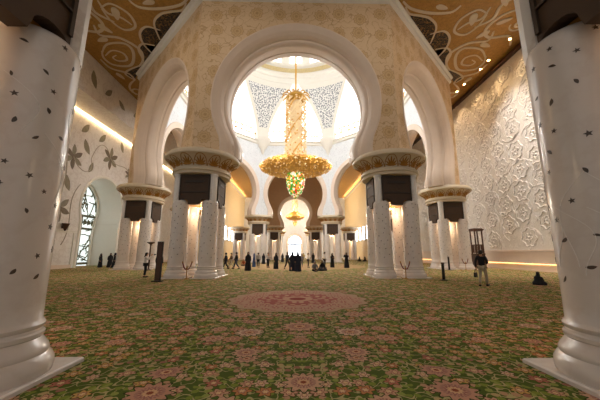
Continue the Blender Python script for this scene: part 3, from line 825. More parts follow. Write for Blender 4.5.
# ------------------------------------------------------------------ chandeliers
M['crystal'] = emis('lit_gold_crystal', 'f0b860', .22, 'b98a3e')
M['crystal_pale'] = emis('lit_pale_crystal', 'ffdcae', .18, 'd9c296')
M['crystal_amber'] = emis('lit_amber_crystal', 'c88a30', .25, '9c6c28')
M['glass_red'] = emis('red_glass_bead', 'c02a18', .7, 'b02a1c')
M['glass_green'] = emis('green_glass_bead', '3c9a2a', .6, '3f8a2c')
M['glass_white'] = emis('white_glass_bead', 'fff2d8', .7, 'e8dcc4')
M['glass_gold'] = emis('gold_glass_bead', 'e0a030', .7, 'd09a38')
def chandelier(x, y, zt, zc0, zc1, zb, R, rc, rb, top, label, n):
    """zt column top, zc1/zc0 bowl top and rim, zb lowest point"""
    rnd = random.Random(int(R*100))
    root = empty('chandelier', (x, y, 0)); tag(root, label, 'chandelier', 'crystal chandeliers on the hall axis')
    b = MB(); b.lathe([(.12*R/4.9, zt), (.12*R/4.9, top)], 12); b.lathe([(R*.1, top-.3), (R*.14, top)], 16); b.build('suspension_rod', M['gold_bright'], root)
    b = MB(); rr = rc
    b.lathe([(rr*.8, zt-.6), (rr*1.05, zt-.1), (rr*.9, zt+.4), (rr*.3, zt+1.0), (.1, zt+1.4)], 24)
    for i in range(14):
        a = 2*PI*i/14
        b.tube([((rr*.5+rr*.9*t**.8)*math.cos(a), (rr*.5+rr*.9*t**.8)*math.sin(a), zt+.3*R/4.9+(1.1*t-1.3*t*t)*R/4.9*1.3) for t in [q/8 for q in range(9)]], .09*R/4.9, 5)
    b.build('crown', M['gold_bright'], root)
    b = MB(); H = zt-zc1
    b.lathe([(rr*.62, zc1), (rr*.62, zt)], 20, m=0)
    for i in range(9):
        a0 = 2*PI*i/9
        b.tube([(rr*.9*math.cos(a0+t*5), rr*.9*math.sin(a0+t*5), zc1+H*t) for t in [q/40 for q in range(41)]], .12*R/4.9, 5, m=1 if i % 3 else 2)
    for i in range(int(n*.35)):
        t = rnd.random(); a = rnd.uniform(0, 2*PI); b.gem((rr*math.cos(a), rr*math.sin(a), zc1+H*t), .14*R/4.9, rnd.choice((0, 0, 1, 2)))
    b.build('crystal_column', [M['crystal_pale'], M['crystal_pale'], M['crystal']], root)
    hb = zc1-zc0
    P = [(.3*R, zc0-.55*hb), (.55*R, zc0-.48*hb), (.8*R, zc0-.28*hb), (.95*R, zc0-.08*hb), (R, zc0+.05*hb), (.96*R, zc0+.25*hb), (.75*R, zc0+.5*hb), (.4*R, zc0+.85*hb), (rr, zc1)]
    b = MB(); b.lathe(P, 48, m=2)
    for i in range(n):
        t = rnd.random()*(len(P)-1)*.999; j = int(t); f = t-j
        r = P[j][0]*(1-f)+P[j+1][0]*f; z = P[j][1]*(1-f)+P[j+1][1]*f
        a = rnd.uniform(0, 2*PI); b.gem((r*math.cos(a), r*math.sin(a), z), rnd.uniform(.1, .19)*R/4.9, rnd.choice((0, 0, 1, 2, 0)))
    b.build('crystal_bowl', [M['crystal'], M['crystal_pale'], M['crystal_amber']], root)
    zt2 = zc0-.5*hb
    b = MB(); Q = [(rb*.85, zt2), (rb, zt2-.3*(zt2-zb)), (rb*.92, zt2-.55*(zt2-zb)), (rb*.6, zt2-.82*(zt2-zb)), (.05, zb)]
    b.lathe(Q, 20, m=3)
    for i in range(int(n*.3)):
        t = rnd.random()*(len(Q)-1)*.999; j = int(t); f = t-j
        r = Q[j][0]*(1-f)+Q[j+1][0]*f; z = Q[j][1]*(1-f)+Q[j+1][1]*f
        a = rnd.uniform(0, 2*PI); b.ball((r*math.cos(a), r*math.sin(a), z), .17*R/4.9, rnd.choice((0, 1, 1, 2, 2, 3)), 6, 4)
    b.build('glass_bead_pendant', [M['glass_red'], M['glass_green'], M['glass_white'], M['glass_gold']], root)
chandelier(0, YC, 23.6, 13.1, 14.5, 9.0, 4.9, 1.45, 1.15, ZR+17.4, 'giant gold crystal chandelier with coloured glass pendant under the dome', 1500)
chandelier(0, 88, 19.6, 12.7, 14.4, 10.0, 2.9, .95, .7, HC, 'smaller distant gold chandelier hanging below and behind the giant one', 500)

def sconce():
    r = empty('wall_sconce', (XLL, 30.8, 4.4)); tag(r, 'small dark tapering wall sconce left of the arched niche', 'sconce')
    MB().lathe([(.02, -.45), (.12, -.3), (.34, .3), (.36, .36), (.3, .36)], 20, (.38, 0, 0)).build('shade', M['wood'], r)
    MB().box((.1, 0, 0), (.2, .12, .3)).build('bracket', M['wood'], r, smooth=False)
sconce()
b = MB()
for y in (29.9, 32.6): b.box((XLL+.05, y, 1.95), (.1, .14, 3.9))
b.box((XLL+.05, 31.25, 3.9), (.1, 2.84, .14)); b.box((XLL+.07, 31.25, 4.05), (.14, 3.1, .1))
struct(b.build('trim_4', M['white_soft'], smooth=False))

# ------------------------------------------------------------------ furniture of the hall
def slab_lamp():
    r = empty('floor_lamp', (-14.3, 28.6, 0)); tag(r, 'tall brown pole lamp with flared bowl top beside the left columns', 'lamp')
    MB().lathe([(.3, 0), (.3, .05), (.1, .12), (.06, .2)], 24).build('base', M['wood'], r)
    MB().lathe([(.075, .15), (.06, 2.35), (.09, 2.4), (.06, 2.45)], 16).build('pole', M['wood'], r)
    MB().lathe([(.06, 2.43), (.14, 2.5), (.36, 2.66), (.37, 2.7), (.33, 2.7), (.1, 2.56)], 28).build('bowl_shade', M['wood'], r)
slab_lamp()
def board():
    r = empty('sign_board', (-8.02, 17.1, 0), R_(-8)); tag(r, 'narrow dark brown upright board standing before the left front columns', 'board')
    MB().box((0, 0, .03), (.5, .4, .06)).build('foot', M['black_metal'], r, smooth=False)
    MB().box((0, 0, 1.16), (.3, .07, 2.2)).build('panel', M['wood'], r, smooth=False)
    b = MB()
    for s in (-1, 1): b.box((s*.155, 0, 1.16), (.03, .1, 2.24))
    b.box((0, 0, 2.28), (.34, .1, .03)); b.build('edge_frame', M['black_metal'], r, smooth=False)
board()
def post(x, y, h, label):
    r = empty('barrier_post', (x, y, 0)); tag(r, label, 'post', 'dark barrier posts right of the columns')
    MB().lathe([(.2, 0), (.2, .03), (.09, .06)], 24).build('base', M['black_metal'], r)
    MB().lathe([(.085, .05), (.085, h-.12), (.07, h-.1)], 20).build('post', M['black_metal'], r)
    MB().lathe([(.07, h-.1), (.1, h-.08), (.1, h-.02), (.07, h)], 20).build('cap', M['wood'], r)
post(8.95, 17.6, 1.06, 'short dark post on the carpet just right of the right front columns')
post(15.1, 28.3, 1.3, 'dark post standing before the far right column cluster')
def ropes(x, y, sp, label):
    r = empty('rope_stanchion', (x, y, 0)); tag(r, label, 'stanchion', 'brass rope stanchions between columns')
    MB().lathe([(.15, 0), (.15, .03), (.05, .06), (.03, .1)], 20).build('base', M['brass'], r)
    MB().lathe([(.025, .08), (.025, .66), (.05, .68), (.05, .72), (.02, .76), (.035, .8), (.001, .84)], 14).build('post', M['brass'], r)
    for s in (-1, 1):
        o = MB().tube(bez([(0, 0), (s*sp*.5, -.14), (s*sp, .42)], 14) and [(a, 0, .64+c) for a, c in bez([(0, 0), (s*sp*.5, -.14), (s*sp, .42)], 14)], .032, 8).build('rope', M['velvet'], r)
        MB().lathe([(.045, -.04), (.045, .04)], 10, (s*sp, 0, 1.06)).build('hook', M['brass'], o)
ropes(-A0+.05, YN-1.95, .3, 'brass stanchion with red ropes between the left front columns')
ropes(A0+.05, YN-1.95, .3, 'brass stanchion with red ropes between the right front columns')
ropes(A0+DL, YN+DL-1.95, .3, 'brass stanchion with red ropes at the far right column cluster')
def pulpit():
    r = empty('wooden_stand', (20.45, 31.9, 0)); tag(r, 'tall dark wooden open stand with flat canopy against the right wall', 'stand')
    b = MB(); b.box((0, 0, .75), (.95, .95, 1.5)); b.box((0, 0, 1.54), (1.05, 1.05, .1)); b.box((0, 0, .06), (1.05, 1.05, .12))
    for s in (-1, 1): b.box((s*.23, -.48, .8), (.36, .05, 1.0))
    b.build('cabinet', M['wood'], r, smooth=False)
    for sx in (-1, 1):
        for sy in (-1, 1):
            MB().box((sx*.4, sy*.4, 2.85), (.11, .11, 2.6)).build('post', M['wood'], r, smooth=False)
    b = MB()
    for s in (-1, 1):
        b.box((s*.4, 0, 2.55), (.08, .86, .08)); b.box((0, s*.4, 2.55), (.86, .08, .08))
        for q in (-.2, 0, .2): b.box((s*.4, q, 2.1), (.06, .06, .9)); b.box((q, s*.4, 2.1), (.06, .06, .9))
    b.build('railing', M['wood'], r, smooth=False)
    b = MB(); b.box((0, 0, 4.14), (1.0, 1.0, .1)); b.box((0, 0, 4.24), (1.15, 1.15, .12)); b.box((0, 0, 4.34), (.95, .95, .08)); b.build('canopy', M['wood'], r, smooth=False)
pulpit()
for i, (x, y) in enumerate(((20.7, 23.7), (20.7, 26.8), (20.8, 28.3), (20.7, 31.2), (20.7, 32.8))):
    r = empty('ceiling_light', (x, y, HC)); tag(r, ('first', 'second', 'third', 'fourth', 'fifth')[i]+' small ceiling spotlight from the camera along the right wall cornice', 'light', 'ceiling spotlights')
    MB().lathe([(.16, -.06), (.16, .0), (.1, .0)], 18).build('rim', M['brass'], r); MB().lathe([(.12, -.07), (.12, -.03)], 18).build('lens', M['lamp'], r)

# ------------------------------------------------------------------ people
M['skin'] = plain('skin', '#b98866', .55, var=.06, scale=30)
def cloth(name, h): 
    if name not in M: M[name] = plain(name, h, .85, var=.18, scale=25)
    return M[name]
CL_ = {'black': '#15141a', 'navy': '#1b1f33', 'white': '#e4ddd2', 'grey': '#77757a', 'khaki': '#bfb199', 'brown': '#6a4a30', 'jeans': '#39435a', 'charcoal': '#2b2a2e', 'blue': '#35507a', 'orange': '#b5623a', 'yellow': '#b8a04a', 'lightgrey': '#b5b0aa'}
def fab(c): return cloth('cloth_'+c, CL_[c])
M['hair'] = plain('dark_hair', '#1a1310', .6, var=.2, scale=40)
M['shoe'] = plain('dark_shoe', '#17130f', .5, var=.2, scale=20)
M['eye'] = plain('eye', '#16100c', .2, var=.1, scale=20)
M['lip'] = plain('lip', '#8c5a48', .5, var=.1, scale=20)
M['sole'] = M['shoe']

def skin_mesh(name, verts, edges, rad, mat, root=0, sub=1):
    me = bpy.data.meshes.new(name+'_cage'); me.from_pydata(verts, edges, []); me.update()
    o = bpy.data.objects.new(name+'_cage', me); COL.objects.link(o)
    md = o.modifiers.new('skin', 'SKIN'); md.use_smooth_shade = True; md.branch_smoothing = .4
    for i, v in enumerate(me.skin_vertices[0].data):
        r = rad[i]; v.radius = r if isinstance(r, tuple) else (r, r); v.use_root = (i == root)
    sd = o.modifiers.new('sub', 'SUBSURF'); sd.levels = sub; sd.render_levels = sub
    dg = bpy.context.evaluated_depsgraph_get(); dg.update()
    out = bpy.data.meshes.new_from_object(o.evaluated_get(dg)); out.name = name
    bpy.data.objects.remove(o); bpy.data.meshes.remove(me)
    out.materials.clear(); out.materials.append(mat)
    out.polygons.foreach_set('use_smooth', [True]*len(out.polygons))
    return out

def joints(pose):
    J = {'pel': (0, 0, .93), 'spi': (0, .01, 1.12), 'che': (0, 0, 1.33), 'nec': (0, .01, 1.46), 'jaw': (0, -.01, 1.535), 'hed': (0, -.012, 1.62), 'top': (0, 0, 1.70)}
    for s, n in ((-1, 'L'), (1, 'R')):
        J.update({'sho'+n: (s*.185, .01, 1.40), 'elb'+n: (s*.235, .03, 1.12), 'wri'+n: (s*.235, -.06, .88), 'hip'+n: (s*.09, 0, .90), 'kne'+n: (s*.10, -.02, .50), 'ank'+n: (s*.10, .03, .09), 'toe'+n: (s*.12, -.14, .035)})
    if pose == 'walk':
        J.update(kneL=(-.10, -.17, .52), ankL=(-.10, -.27, .10), toeL=(-.11, -.43, .06), kneR=(.10, .08, .49), ankR=(.10, .36, .14), toeR=(.11, .24, .03),
                 elbL=(-.24, .10, 1.14), wriL=(-.24, .06, .90), elbR=(.24, -.04, 1.13), wriR=(.23, -.22, .95))
    if pose == 'photo':
        J.update(elbL=(-.27, -.16, 1.22), wriL=(-.09, -.32, 1.52), elbR=(.27, -.16, 1.22), wriR=(.09, -.32, 1.52))
    if pose == 'phone':
        J.update(elbL=(-.25, -.04, 1.14), wriL=(-.10, -.26, 1.2), elbR=(.25, -.02, 1.13), wriR=(.14, -.24, 1.12))
    if pose == 'bag':
        J.update(kneL=(-.10, -.14, .52), ankL=(-.10, -.18, .09), toeL=(-.11, -.35, .04), kneR=(.10, .04, .49), ankR=(.10, .24, .10), toeR=(.12, .09, .035),
                 elbL=(-.25, .0, 1.13), wriL=(-.12, -.24, 1.06), elbR=(.26, .05, 1.13), wriR=(.28, -.04, .88))
    if pose == 'sit':
        dz = -.80
        for k in list(J):
            if k[:3] in ('pel', 'spi', 'che', 'nec', 'jaw', 'hed', 'top', 'sho'): J[k] = (J[k][0], J[k][1], J[k][2]+dz)
        J['che'] = (0, -.05, .54); J['nec'] = (0, -.07, .67); J['jaw'] = (0, -.10, .74); J['hed'] = (0, -.11, .825); J['top'] = (0, -.10, .905)
        for s, n in ((-1, 'L'), (1, 'R')):
            J.update({'sho'+n: (s*.18, -.05, .61), 'hip'+n: (s*.09, -.02, .13), 'kne'+n: (s*.33, -.26, .17), 'ank'+n: (s*.02, -.36-.05*s, .075), 'toe'+n: (-s*.13, -.36-.05*s, .055), 'elb'+n: (s*.26, -.12, .37), 'wri'+n: (s*.17, -.31, .27)})
    return J
def body(J, name='body', fingers=True):
    V = []; E = []; R = []
    ix = {}
    def add(k, p, r, par=None):
        ix[k] = len(V); V.append(p); R.append(r)
        if par: E.append((ix[par], ix[k]))
    add('pel', J['pel'], (.135, .10)); add('spi', J['spi'], (.125, .09), 'pel'); add('che', J['che'], (.145, .10), 'spi')
    add('nec', J['nec'], .055, 'che'); add('jaw', J['jaw'], (.062, .072), 'nec'); add('hed', J['hed'], (.078, .095), 'jaw'); add('top', J['top'], (.055, .07), 'hed')
    h = Vector(J['hed']); add('nose', tuple(h+Vector((0, -.115, -.02))), .014, 'hed')
    for s, n in ((-1, 'L'), (1, 'R')):
        add('ear'+n, tuple(h+Vector((s*.086, .01, -.01))), .014, 'hed')
        add('sho'+n, J['sho'+n], .062, 'che'); add('elb'+n, J['elb'+n], .042, 'sho'+n); add('wri'+n, J['wri'+n], (.028, .024), 'elb'+n)
        w = Vector(J['wri'+n]); d = (w-Vector(J['elb'+n])).normalized()
        side = Vector((s, 0, 0))-d*d.dot(Vector((s, 0, 0))); side = side.normalized() if side.length > .1 else Vector((0, -1, 0))
        nrm = d.cross(side).normalized(); acr = nrm
        pm = w+d*.055; add('pal'+n, tuple(pm), (.038, .02), 'wri'+n)
        curl = -side
        if fingers:
            for q, L in ((-1.5, .058), (-.5, .072), (.5, .078), (1.5, .07)):
                r0 = pm+d*.04+acr*q*.021; m = r0+d*L*.5+curl*.008; t = r0+d*L*.9+curl*.03
                add('f0%s%s' % (n, q), tuple(r0), .0095, 'pal'+n); add('f1%s%s' % (n, q), tuple(m), .009, 'f0%s%s' % (n, q)); add('f2%s%s' % (n, q), tuple(t), .008, 'f1%s%s' % (n, q))
            r0 = w+d*.035+acr*.03; add('t0'+n, tuple(r0+acr*.012), .011, 'pal'+n); add('t1'+n, tuple(r0+d*.035+acr*.03+curl*.012), .0095, 't0'+n)
        add('hip'+n, J['hip'+n], .085, 'pel'); add('kne'+n, J['kne'+n], .058, 'hip'+n)
        k_, a_ = Vector(J['kne'+n]), Vector(J['ank'+n]); c = k_*.65+a_*.35+Vector((0, .012, 0)); add('cal'+n, tuple(c), .056, 'kne'+n)
        add('ank'+n, J['ank'+n], .038, 'cal'+n); add('toe'+n, J['toe'+n], (.042, .03), 'ank'+n)
    return skin_mesh(name, V, E, R, M['skin'])
def part_skin(name, J, chain, rad, mat):
    ks = []; E = []
    for a, c in chain:
        for k in (a, c):
            if k not in ks: ks.append(k)
        E.append((ks.index(a), ks.index(c)))
    return skin_mesh(name, [J[k] if isinstance(k, str) else k for k in ks], E, [rad[k] for k in ks], mat)
BODY = {}
def person(x, y, rz, h, pose, dress, top, bottom, label, hair='hair', cat='person', lean=0, shoes='shoe', carry=None):
    r = empty('person', (x, y, 0), rz); sc = h/1.74
    r.scale = (sc, sc, sc); tag(r, label, cat, 'visitors in the hall')
    J = joints(pose)
    if pose not in BODY: BODY[pose] = (body(J), {})
    me, cache = BODY[pose]
    bd = link('body', me, r)
    hd = Vector(J['hed'])
    def cached(key, fn, mats):
        if key not in cache: cache[key] = fn()
        m = cache[key].copy(); m.materials.clear()
        for q in (mats if isinstance(mats, list) else [mats]): m.materials.append(q)
        return m
    def eyes():
        b = MB()
        for s in (-1, 1): b.ball(hd+Vector((s*.033, -.088, .002)), .012, 0, 8, 5)
        return b.mesh('eyes', M['eye'])
    link('eyes', cached('eyes', eyes, M['eye']), r)
    link('mouth', cached('mouth', lambda: MB().ball(hd+Vector((0, -.083, -.062)), .024, 0, 8, 5, 1, .4, .25).mesh('mouth', M['lip']), M['lip']), r)
    def shoe():
        b = MB()
        for n in 'LR':
            a = Vector(J['ank'+n]); t = Vector(J['toe'+n]); d = t-a; d.z = 0; d.normalize(); z = min(a.z, t.z+.05)
            p0 = a-d*.05; p0.z = max(a.z-.045, .04); p1 = t+d*.02; p1.z = max(t.z+.005, .04)
            b.tube([p0-d*.03, p0, p0*.5+p1*.5, p1, p1+d*.05], lambda t: (.03, .052, .05, .045, .02)[int(round(t*4))], 10)
        return b.mesh('shoes', M['shoe'])
    link('shoes', cached('shoes', shoe, M[shoes]), r)
    arms = [('sho', 'elb'), ('elb', 'wri')]
    if dress == 'abaya':
        def scarf():
            b = MB(); vs = []; n = 20
            rows = [(1.0, .15, .03), (1.06, .125, .02), (1.0, .10, -.05), (.98, .112, -.1)]
            # hood open around the face, falling to the shoulders
            prof = [(.17, -.25, .03), (.135, -.17, .02), (.108, -.09, .015), (.108, 0, .01), (.104, .05, .012), (.075, .10, .015), (.03, .122, .015), (.002, .125, .015)]
            fs = []
            for q, (rd, z, oy) in enumerate(prof):
                for k in range(n):
                    a = 2*PI*k/n
                    vs.append((hd.x+rd*math.cos(a), hd.y+oy+rd*1.12*math.sin(a), hd.z+z))
            for q in range(len(prof)-1):
                for k in range(n):
                    am = 2*PI*(k+.5)/n; zm = (prof[q][1]+prof[q+1][1])/2
                    if abs(((am-1.5*PI+PI) % (2*PI))-PI) < .62 and -.13 < zm < .06: continue
                    fs.append((q*n+k, q*n+(k+1) % n, (q+1)*n+(k+1) % n, (q+1)*n+k))
            b.add(vs, fs); return b.mesh('headscarf', M['hair'])
        o = link('headscarf', cached('scarf', scarf, fab(top)), r)
        def robe():
            b = MB(); n = 24
            if pose == 'sit':
                prof = [(.40, .02, .42, -.16), (.44, .10, .44, -.16), (.42, .2, .36, -.14), (.30, .3, .24, -.08), (.235, .42, .16, -.05), (.225, .56, .14, -.05), (.19, .64, .11, -.06), (.08, .70, .08, -.07)]
            else:
                w = .06 if pose == 'walk' else 0
                prof = [(.30, .02, .25+w*2, 0), (.28, .3, .22+w, 0), (.245, .65, .185, 0), (.215, .95, .16, 0), (.19, 1.13, .14, 0), (.205, 1.3, .14, 0), (.19, 1.41, .11, 0), (.075, 1.47, .075, 0)]
            vs = []; fs = []
            for q, (rx, z, ry, oy) in enumerate(prof):
                for k in range(n):
                    a = 2*PI*k/n; f = 1+(.07*math.cos(6*a+q*.3) if q < 3 else 0)
                    vs.append((rx*f*math.cos(a), oy+ry*f*math.sin(a), z))
            for q in range(len(prof)-1):
                for k in range(n): fs.append((q*n+k, q*n+(k+1) % n, (q+1)*n+(k+1) % n, (q+1)*n+k))
            b.add(vs, fs); return b.mesh('robe', M['hair'])
        link('robe', cached('robe', robe, fab(top)), r)
        for n in 'LR':
            link('sleeve', cached('slv'+n, lambda: skin_mesh('sleeve', [J['sho'+n], J['elb'+n], tuple(Vector(J['wri'+n])*.98+Vector(J['elb'+n])*.02)], [(0, 1), (1, 2)], [.085, .07, .075], M['hair']), fab(top)), r)
    else:
        def shirt():
            K = dict(J); K['wai'] = tuple(Vector(J['pel'])+Vector((0, 0, -.07)))
            rad = {'wai': (.178, .142), 'spi': (.158, .122), 'che': (.18, .135), 'nec': .078, 'shoL': .09, 'shoR': .09, 'elbL': .06, 'elbR': .06, 'wrL': .043, 'wrR': .043}
            for n in 'LR': K['wr'+n] = tuple(Vector(J['wri'+n])*.93+Vector(J['elb'+n])*.07)
            K['nec'] = tuple(Vector(J['nec'])*1.05-Vector(J['che'])*.05)
            ch = [('wai', 'spi'), ('spi', 'che'), ('che', 'nec')]
            for n in 'LR': ch += [('che', 'sho'+n), ('sho'+n, 'elb'+n), ('elb'+n, 'wr'+n)]
            return part_skin('shirt', K, ch, rad, M['hair'])
        link('jacket' if top in ('charcoal', 'black', 'navy') else 'shirt', cached('shirt', shirt, fab(top)), r)
        def trousers():
            K = dict(J); rad = {'pel': (.155, .118)}
            ch = []
            for n in 'LR':
                K['an'+n] = tuple(Vector(J['ank'+n])*.92+Vector(J['kne'+n])*.08); rad.update({'hip'+n: .105, 'kne'+n: .08, 'an'+n: .068})
                ch += [('pel', 'hip'+n), ('hip'+n, 'kne'+n), ('kne'+n, 'an'+n)]
            return part_skin('trousers', K, ch, rad, M['hair'])
        link('trousers', cached('trousers', trousers, fab(bottom)), r)
        def hairm(long):
            b = MB(); n = 18; vs = []; fs = []
            prof = ([(.085, -.2, .07)] if long else [])+[(.088, -.09, .03), (.098, -.03, .02), (.1, .03, .012), (.088, .075, .012), (.055, .108, .012), (.002, .118, .012)]
            for rd, z, oy in prof:
                for k in range(n):
                    a = 2*PI*k/n; vs.append((hd.x+rd*math.cos(a), hd.y+oy+rd*1.1*math.sin(a), hd.z+z))
            for q in range(len(prof)-1):
                zm = (prof[q][1]+prof[q+1][1])/2
                for k in range(n):
                    am = 2*PI*(k+.5)/n
                    if abs(((am-1.5*PI+PI) % (2*PI))-PI) < 1.25 and zm < .05: continue
                    fs.append((q*n+k, q*n+(k+1) % n, (q+1)*n+(k+1) % n, (q+1)*n+k))
            b.add(vs, fs); return b.mesh('hair', M['hair'])
        if hair == 'scarfed':
            link('headscarf', cached('hairL', lambda: hairm(True), fab(top)), r)
        else: link('hair', cached('hair'+hair, lambda: hairm(hair == 'long'), M['hair']), r)
    if carry == 'camera':
        o = tag(MB().box((0, 0, 0), (.13, .07, .09)).lathe([(.035, -.02), (.035, .05)], 12, (0, -.06, 0)).build('camera', M['black_metal'], None, smooth=False), 'black camera held up by the person in white beside the tall board', 'camera')
        a = Vector((0, -.5, 1.57))*sc; a.rotate(Matrix.Rotation(rz, 3, 'Z')); o.location = Vector((x, y, 0))+a; o.rotation_euler.z = rz; o.scale = (sc,)*3
    if carry == 'bag':
        w = Vector(J['wriR'])+Vector((.05, .0, -.06)); w = Vector((w.x*sc, w.y*sc, w.z*sc)); w.rotate(Matrix.Rotation(rz, 3, 'Z')); w += Vector((x, y, 0))
        g = empty('shoulder_bag', (w.x, w.y, w.z-.42), rz); tag(g, 'small dark bag carried by the man in black top on the right', 'bag')
        MB().box((0, 0, .11), (.1, .3, .22), taper=.85).build('pouch', fab('charcoal'), g, smooth=False)
        MB().tube([(0, .12*math.cos(PI*i/10), .2+.2*math.sin(PI*i/10)) for i in range(11)], .012, 6).build('strap', fab('black'), g)
    return r
FACE = {'cam': 0, 'away': PI, 'right': PI/2, 'left': -PI/2}
def P(x, y, f, h, pose, dress, top, bottom, label, **k): return person(x, y, FACE[f] if isinstance(f, str) else f, h, pose, dress, top, bottom, label, **k)
P(9.35, 14.5, 2.3, 1.78, 'bag', 'suit', 'black', 'khaki', 'man in black top and pale khaki trousers walking on the right carpet', carry='bag')
P(12.45, 14.9, 1.9, 1.25, 'sit', 'abaya', 'black', '', 'small person in black sitting alone on the carpet at right')
P(-10.4, 20.3, 1.9, 1.68, 'photo', 'suit', 'white', 'black', 'person in white shirt and black trousers raising a camera, left of the board', hair='long', carry='camera')
P(-9.9, 21.2, 'away', 1.72, 'stand', 'suit', 'black', 'black', 'person in black half hidden behind the narrow brown board')
P(-22.7, 34.2, 'right', 1.6, 'stand', 'abaya', 'black', '', 'woman in black robe alone before the arched niche, leftmost of three')
P(-21.6, 34.2, .6, 1.66, 'stand', 'abaya', 'black', '', 'woman in black robe before the niche, middle of three')
P(-20.7, 33.6, 2.4, 1.68, 'walk', 'abaya', 'black', '', 'woman in black robe walking before the niche, nearest the columns')
P(-7.35, 30.7, 'left', 1.7, 'walk', 'suit', 'navy', 'navy', 'man in dark navy suit striding beside the left front columns')
P(-7.25, 32.8, 'left', 1.68, 'walk', 'suit', 'brown', 'khaki', 'person in brown top and tan trousers walking behind the navy suit')
P(-6.25, 30.7, 'left', 1.75, 'walk', 'suit', 'charcoal', 'jeans', 'man in charcoal jacket and blue jeans striding left')
P(-4.48, 27.4, .3, 1.74, 'stand', 'abaya', 'black', '', 'tall woman in long black robe standing alone, left of the centre crowd')
P(-6.75, 38.0, 'cam', 1.6, 'sit', 'suit', 'orange', 'brown', 'person in orange top sitting on the carpet, left of the tall black robe', hair='scarfed')
P(-5.0, 35.2, 'right', 1.62, 'stand', 'abaya', 'blue', '', 'person in dark blue robe standing beside a grey top')
P(-4.2, 32.8, 'away', 1.7, 'stand', 'suit', 'lightgrey', 'black', 'person in pale grey top and black trousers seen from behind, left of centre')
P(-4.9, 45.0, 'away', 1.6, 'stand', 'abaya', 'black', '', 'small distant black robed figure between the pale grey top and the white top')
P(-3.2, 33.9, .8, 1.72, 'phone', 'suit', 'lightgrey', 'charcoal', 'person in pale grey top and charcoal trousers holding hands up, left of centre')
P(-2.05, 30.6, .6, 1.66, 'stand', 'abaya', 'black', '', 'woman in black robe standing left of the bright doorway')
P(-2.4, 55.5, 'away', 1.6, 'stand', 'abaya', 'charcoal', '', 'tiny far figure in dark robe left of the doorway')
P(-.85, 30.6, 2.5, 1.76, 'walk', 'suit', 'charcoal', 'charcoal', 'man in charcoal clothes walking just left of the doorway pair')
P(-.3, 27.0, 'away', 1.74, 'walk', 'abaya', 'navy', '', 'dark navy robed person in front of the doorway, left of the pair')
P(.2, 26.2, 'away', 1.76, 'stand', 'abaya', 'navy', '', 'dark navy robed person in front of the doorway, right of the pair')
P(.75, 35.0, 'cam', 1.6, 'stand', 'suit', 'grey', 'grey', 'person all in grey just right of the doorway pair', hair='long')
P(1.55, 53.5, 'away', 1.7, 'stand', 'suit', 'yellow', 'khaki', 'distant person in yellow top right of the doorway')
P(1.5, 33.8, 'right', 1.66, 'phone', 'suit', 'white', 'charcoal', 'person in white top and dark trousers looking at hands, right of the doorway')
P(3.1, 49.6, 'away', 1.7, 'stand', 'abaya', 'black', '', 'distant black robed figure above the seated pair')
P(1.72, 26.3, .2, 1.7, 'sit', 'suit', 'grey', 'black', 'person in grey sweater sitting on the carpet, left of the seated pair', hair='scarfed')
P(2.55, 27.4, -.3, 1.72, 'sit', 'abaya', 'black', '', 'person in black sitting on the carpet, right of the seated pair')
P(3.3, 32.6, 'right', 1.78, 'stand', 'suit', 'white', 'black', 'person in white top and black trousers standing right of the seated pair')
P(4.3, 33.7, .5, 1.62, 'phone', 'abaya', 'black', '', 'woman in black robe near the distant right columns')
P(5.75, 32.5, -.5, 1.7, 'photo', 'abaya', 'black', '', 'woman in long black robe left of the right front columns, arms raised')
P(13.6, 60.4, 'left', 1.7, 'sit', 'abaya', 'black', '', 'far person in black sitting near the right gold wall, left of two')
P(14.7, 60.2, 'left', 1.75, 'sit', 'abaya', 'black', '', 'far person in black sitting near the right gold wall, right of two')

# ------------------------------------------------------------------ light
def area(name, loc, rot, sx, sy, e, col):
    l = bpy.data.lights.new(name, 'AREA'); l.shape = 'RECTANGLE'; l.size = sx; l.size_y = sy; l.energy = e; l.color = col
    o = bpy.data.objects.new(name, l); COL.objects.link(o); o.location = loc; o.rotation_euler = rot; return o
W = bpy.data.worlds.new('sky'); S.world = W; W.use_nodes = True
bg = W.node_tree.nodes['Background']; bg.inputs[0].default_value = (1, .97, .94, 1); bg.inputs[1].default_value = 0.38
# spotlights washing the right wall from its cornice
for i in range(7):
    y = 20.5+3.6*i
    l = bpy.data.lights.new('wall_wash', 'SPOT'); l.energy = 750; l.color = (1, .66, .33); l.spot_size = R_(95); l.spot_blend = 1; l.shadow_soft_size = .15
    o = bpy.data.objects.new('wall_wash', l); COL.objects.link(o); o.location = (20.7, y, HC-.15)
    o.rotation_euler = (Vector((22.3, y, 12))-o.location).to_track_quat('-Z', 'Y').to_euler()
for i in range(4):  # added white fill spots without fixtures, standing in for daylight on the wall
    y = 21+4.5*i
    l = bpy.data.lights.new('wall_wash', 'SPOT'); l.energy = 4200; l.color = (1, .95, .9); l.spot_size = R_(75); l.spot_blend = 1; l.shadow_soft_size = .2
    o = bpy.data.objects.new('wall_wash', l); COL.objects.link(o); o.location = (18.2, y, HC-.15)
    o.rotation_euler = (Vector((22.3, y+1, 6))-o.location).to_track_quat('-Z', 'Y').to_euler()
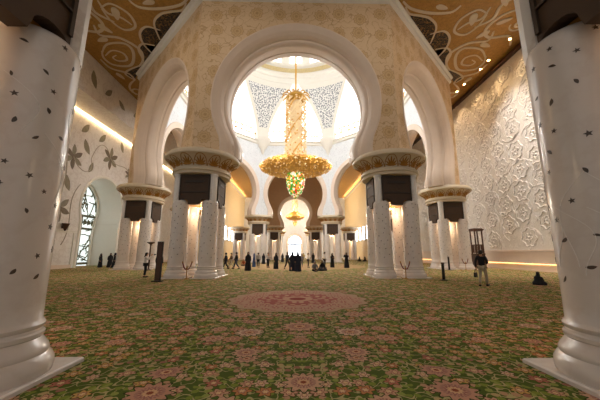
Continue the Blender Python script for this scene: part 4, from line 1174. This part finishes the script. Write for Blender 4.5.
# the lamps of the great chandelier
for i in range(8):
    a = 2*PI*(i+.5)/8
    l = bpy.data.lights.new('chandelier_lamp', 'POINT'); l.energy = 520; l.color = (1, .97, .93); l.shadow_soft_size = .3
    o = bpy.data.objects.new('chandelier_lamp', l); COL.objects.link(o); o.location = (6.2*math.cos(a), YC+6.2*math.sin(a), 13.2)
for i in range(4):
    a = 2*PI*(i+.5)/4
    l = bpy.data.lights.new('chandelier_lamp', 'POINT'); l.energy = 2300; l.color = (1, .9, .74); l.shadow_soft_size = .3
    o = bpy.data.objects.new('chandelier_lamp', l); COL.objects.link(o); o.location = (4.2*math.cos(a), 88+4.2*math.sin(a), 13.5)
# added fill spots above the view, with made-up fixtures, brightening the great front arch
for i, (x, y, tx, ty) in enumerate(((-6, 9.5, -5, 19.4), (6, 9.5, 5, 19.4), (-15.5, 14.5, -12, 25), (15.5, 14.5, 12, 25))):
    cl_ = bpy.data.objects['ceiling']
    f = MB().lathe([(.3, -.1), (.3, .0), (.2, .0)], 18).build('fill_spot_rim', M['brass'], cl_, loc=(x, y, HC)); MB().lathe([(.24, -.12), (.24, -.05)], 18).build('fill_spot_lens', M['lamp'], f)
    l = bpy.data.lights.new('fill_spot', 'SPOT'); l.energy = 950; l.color = (1, .86, .7); l.spot_size = R_(110); l.spot_blend = 1; l.shadow_soft_size = .3
    o = bpy.data.objects.new('fill_spot', l); COL.objects.link(o); o.location = (x, y, HC-.35)
    o.rotation_euler = (Vector((tx, ty, 13))-o.location).to_track_quat('-Z', 'Y').to_euler()
# ------------------------------------------------------------------ camera
cam = bpy.data.cameras.new('camera'); cam.lens = 17; cam.sensor_width = 36; cam.clip_end = 400
co = bpy.data.objects.new('camera', cam); COL.objects.link(co)
co.location = (-.12, 0, 1.6); co.rotation_euler = (R_(90+10.69), 0, R_(-1.113))
S.camera = co
S.view_settings.view_transform = 'Standard'; S.view_settings.look = 'None'; S.view_settings.gamma = 1; S.view_settings.exposure = 0.1
S.cycles.max_bounces = 6; S.cycles.diffuse_bounces = 4; S.cycles.glossy_bounces = 3
S.cycles.use_denoising = True; S.cycles.sample_clamp_indirect = 8; S.cycles.caustics_reflective = False; S.cycles.caustics_refractive = False
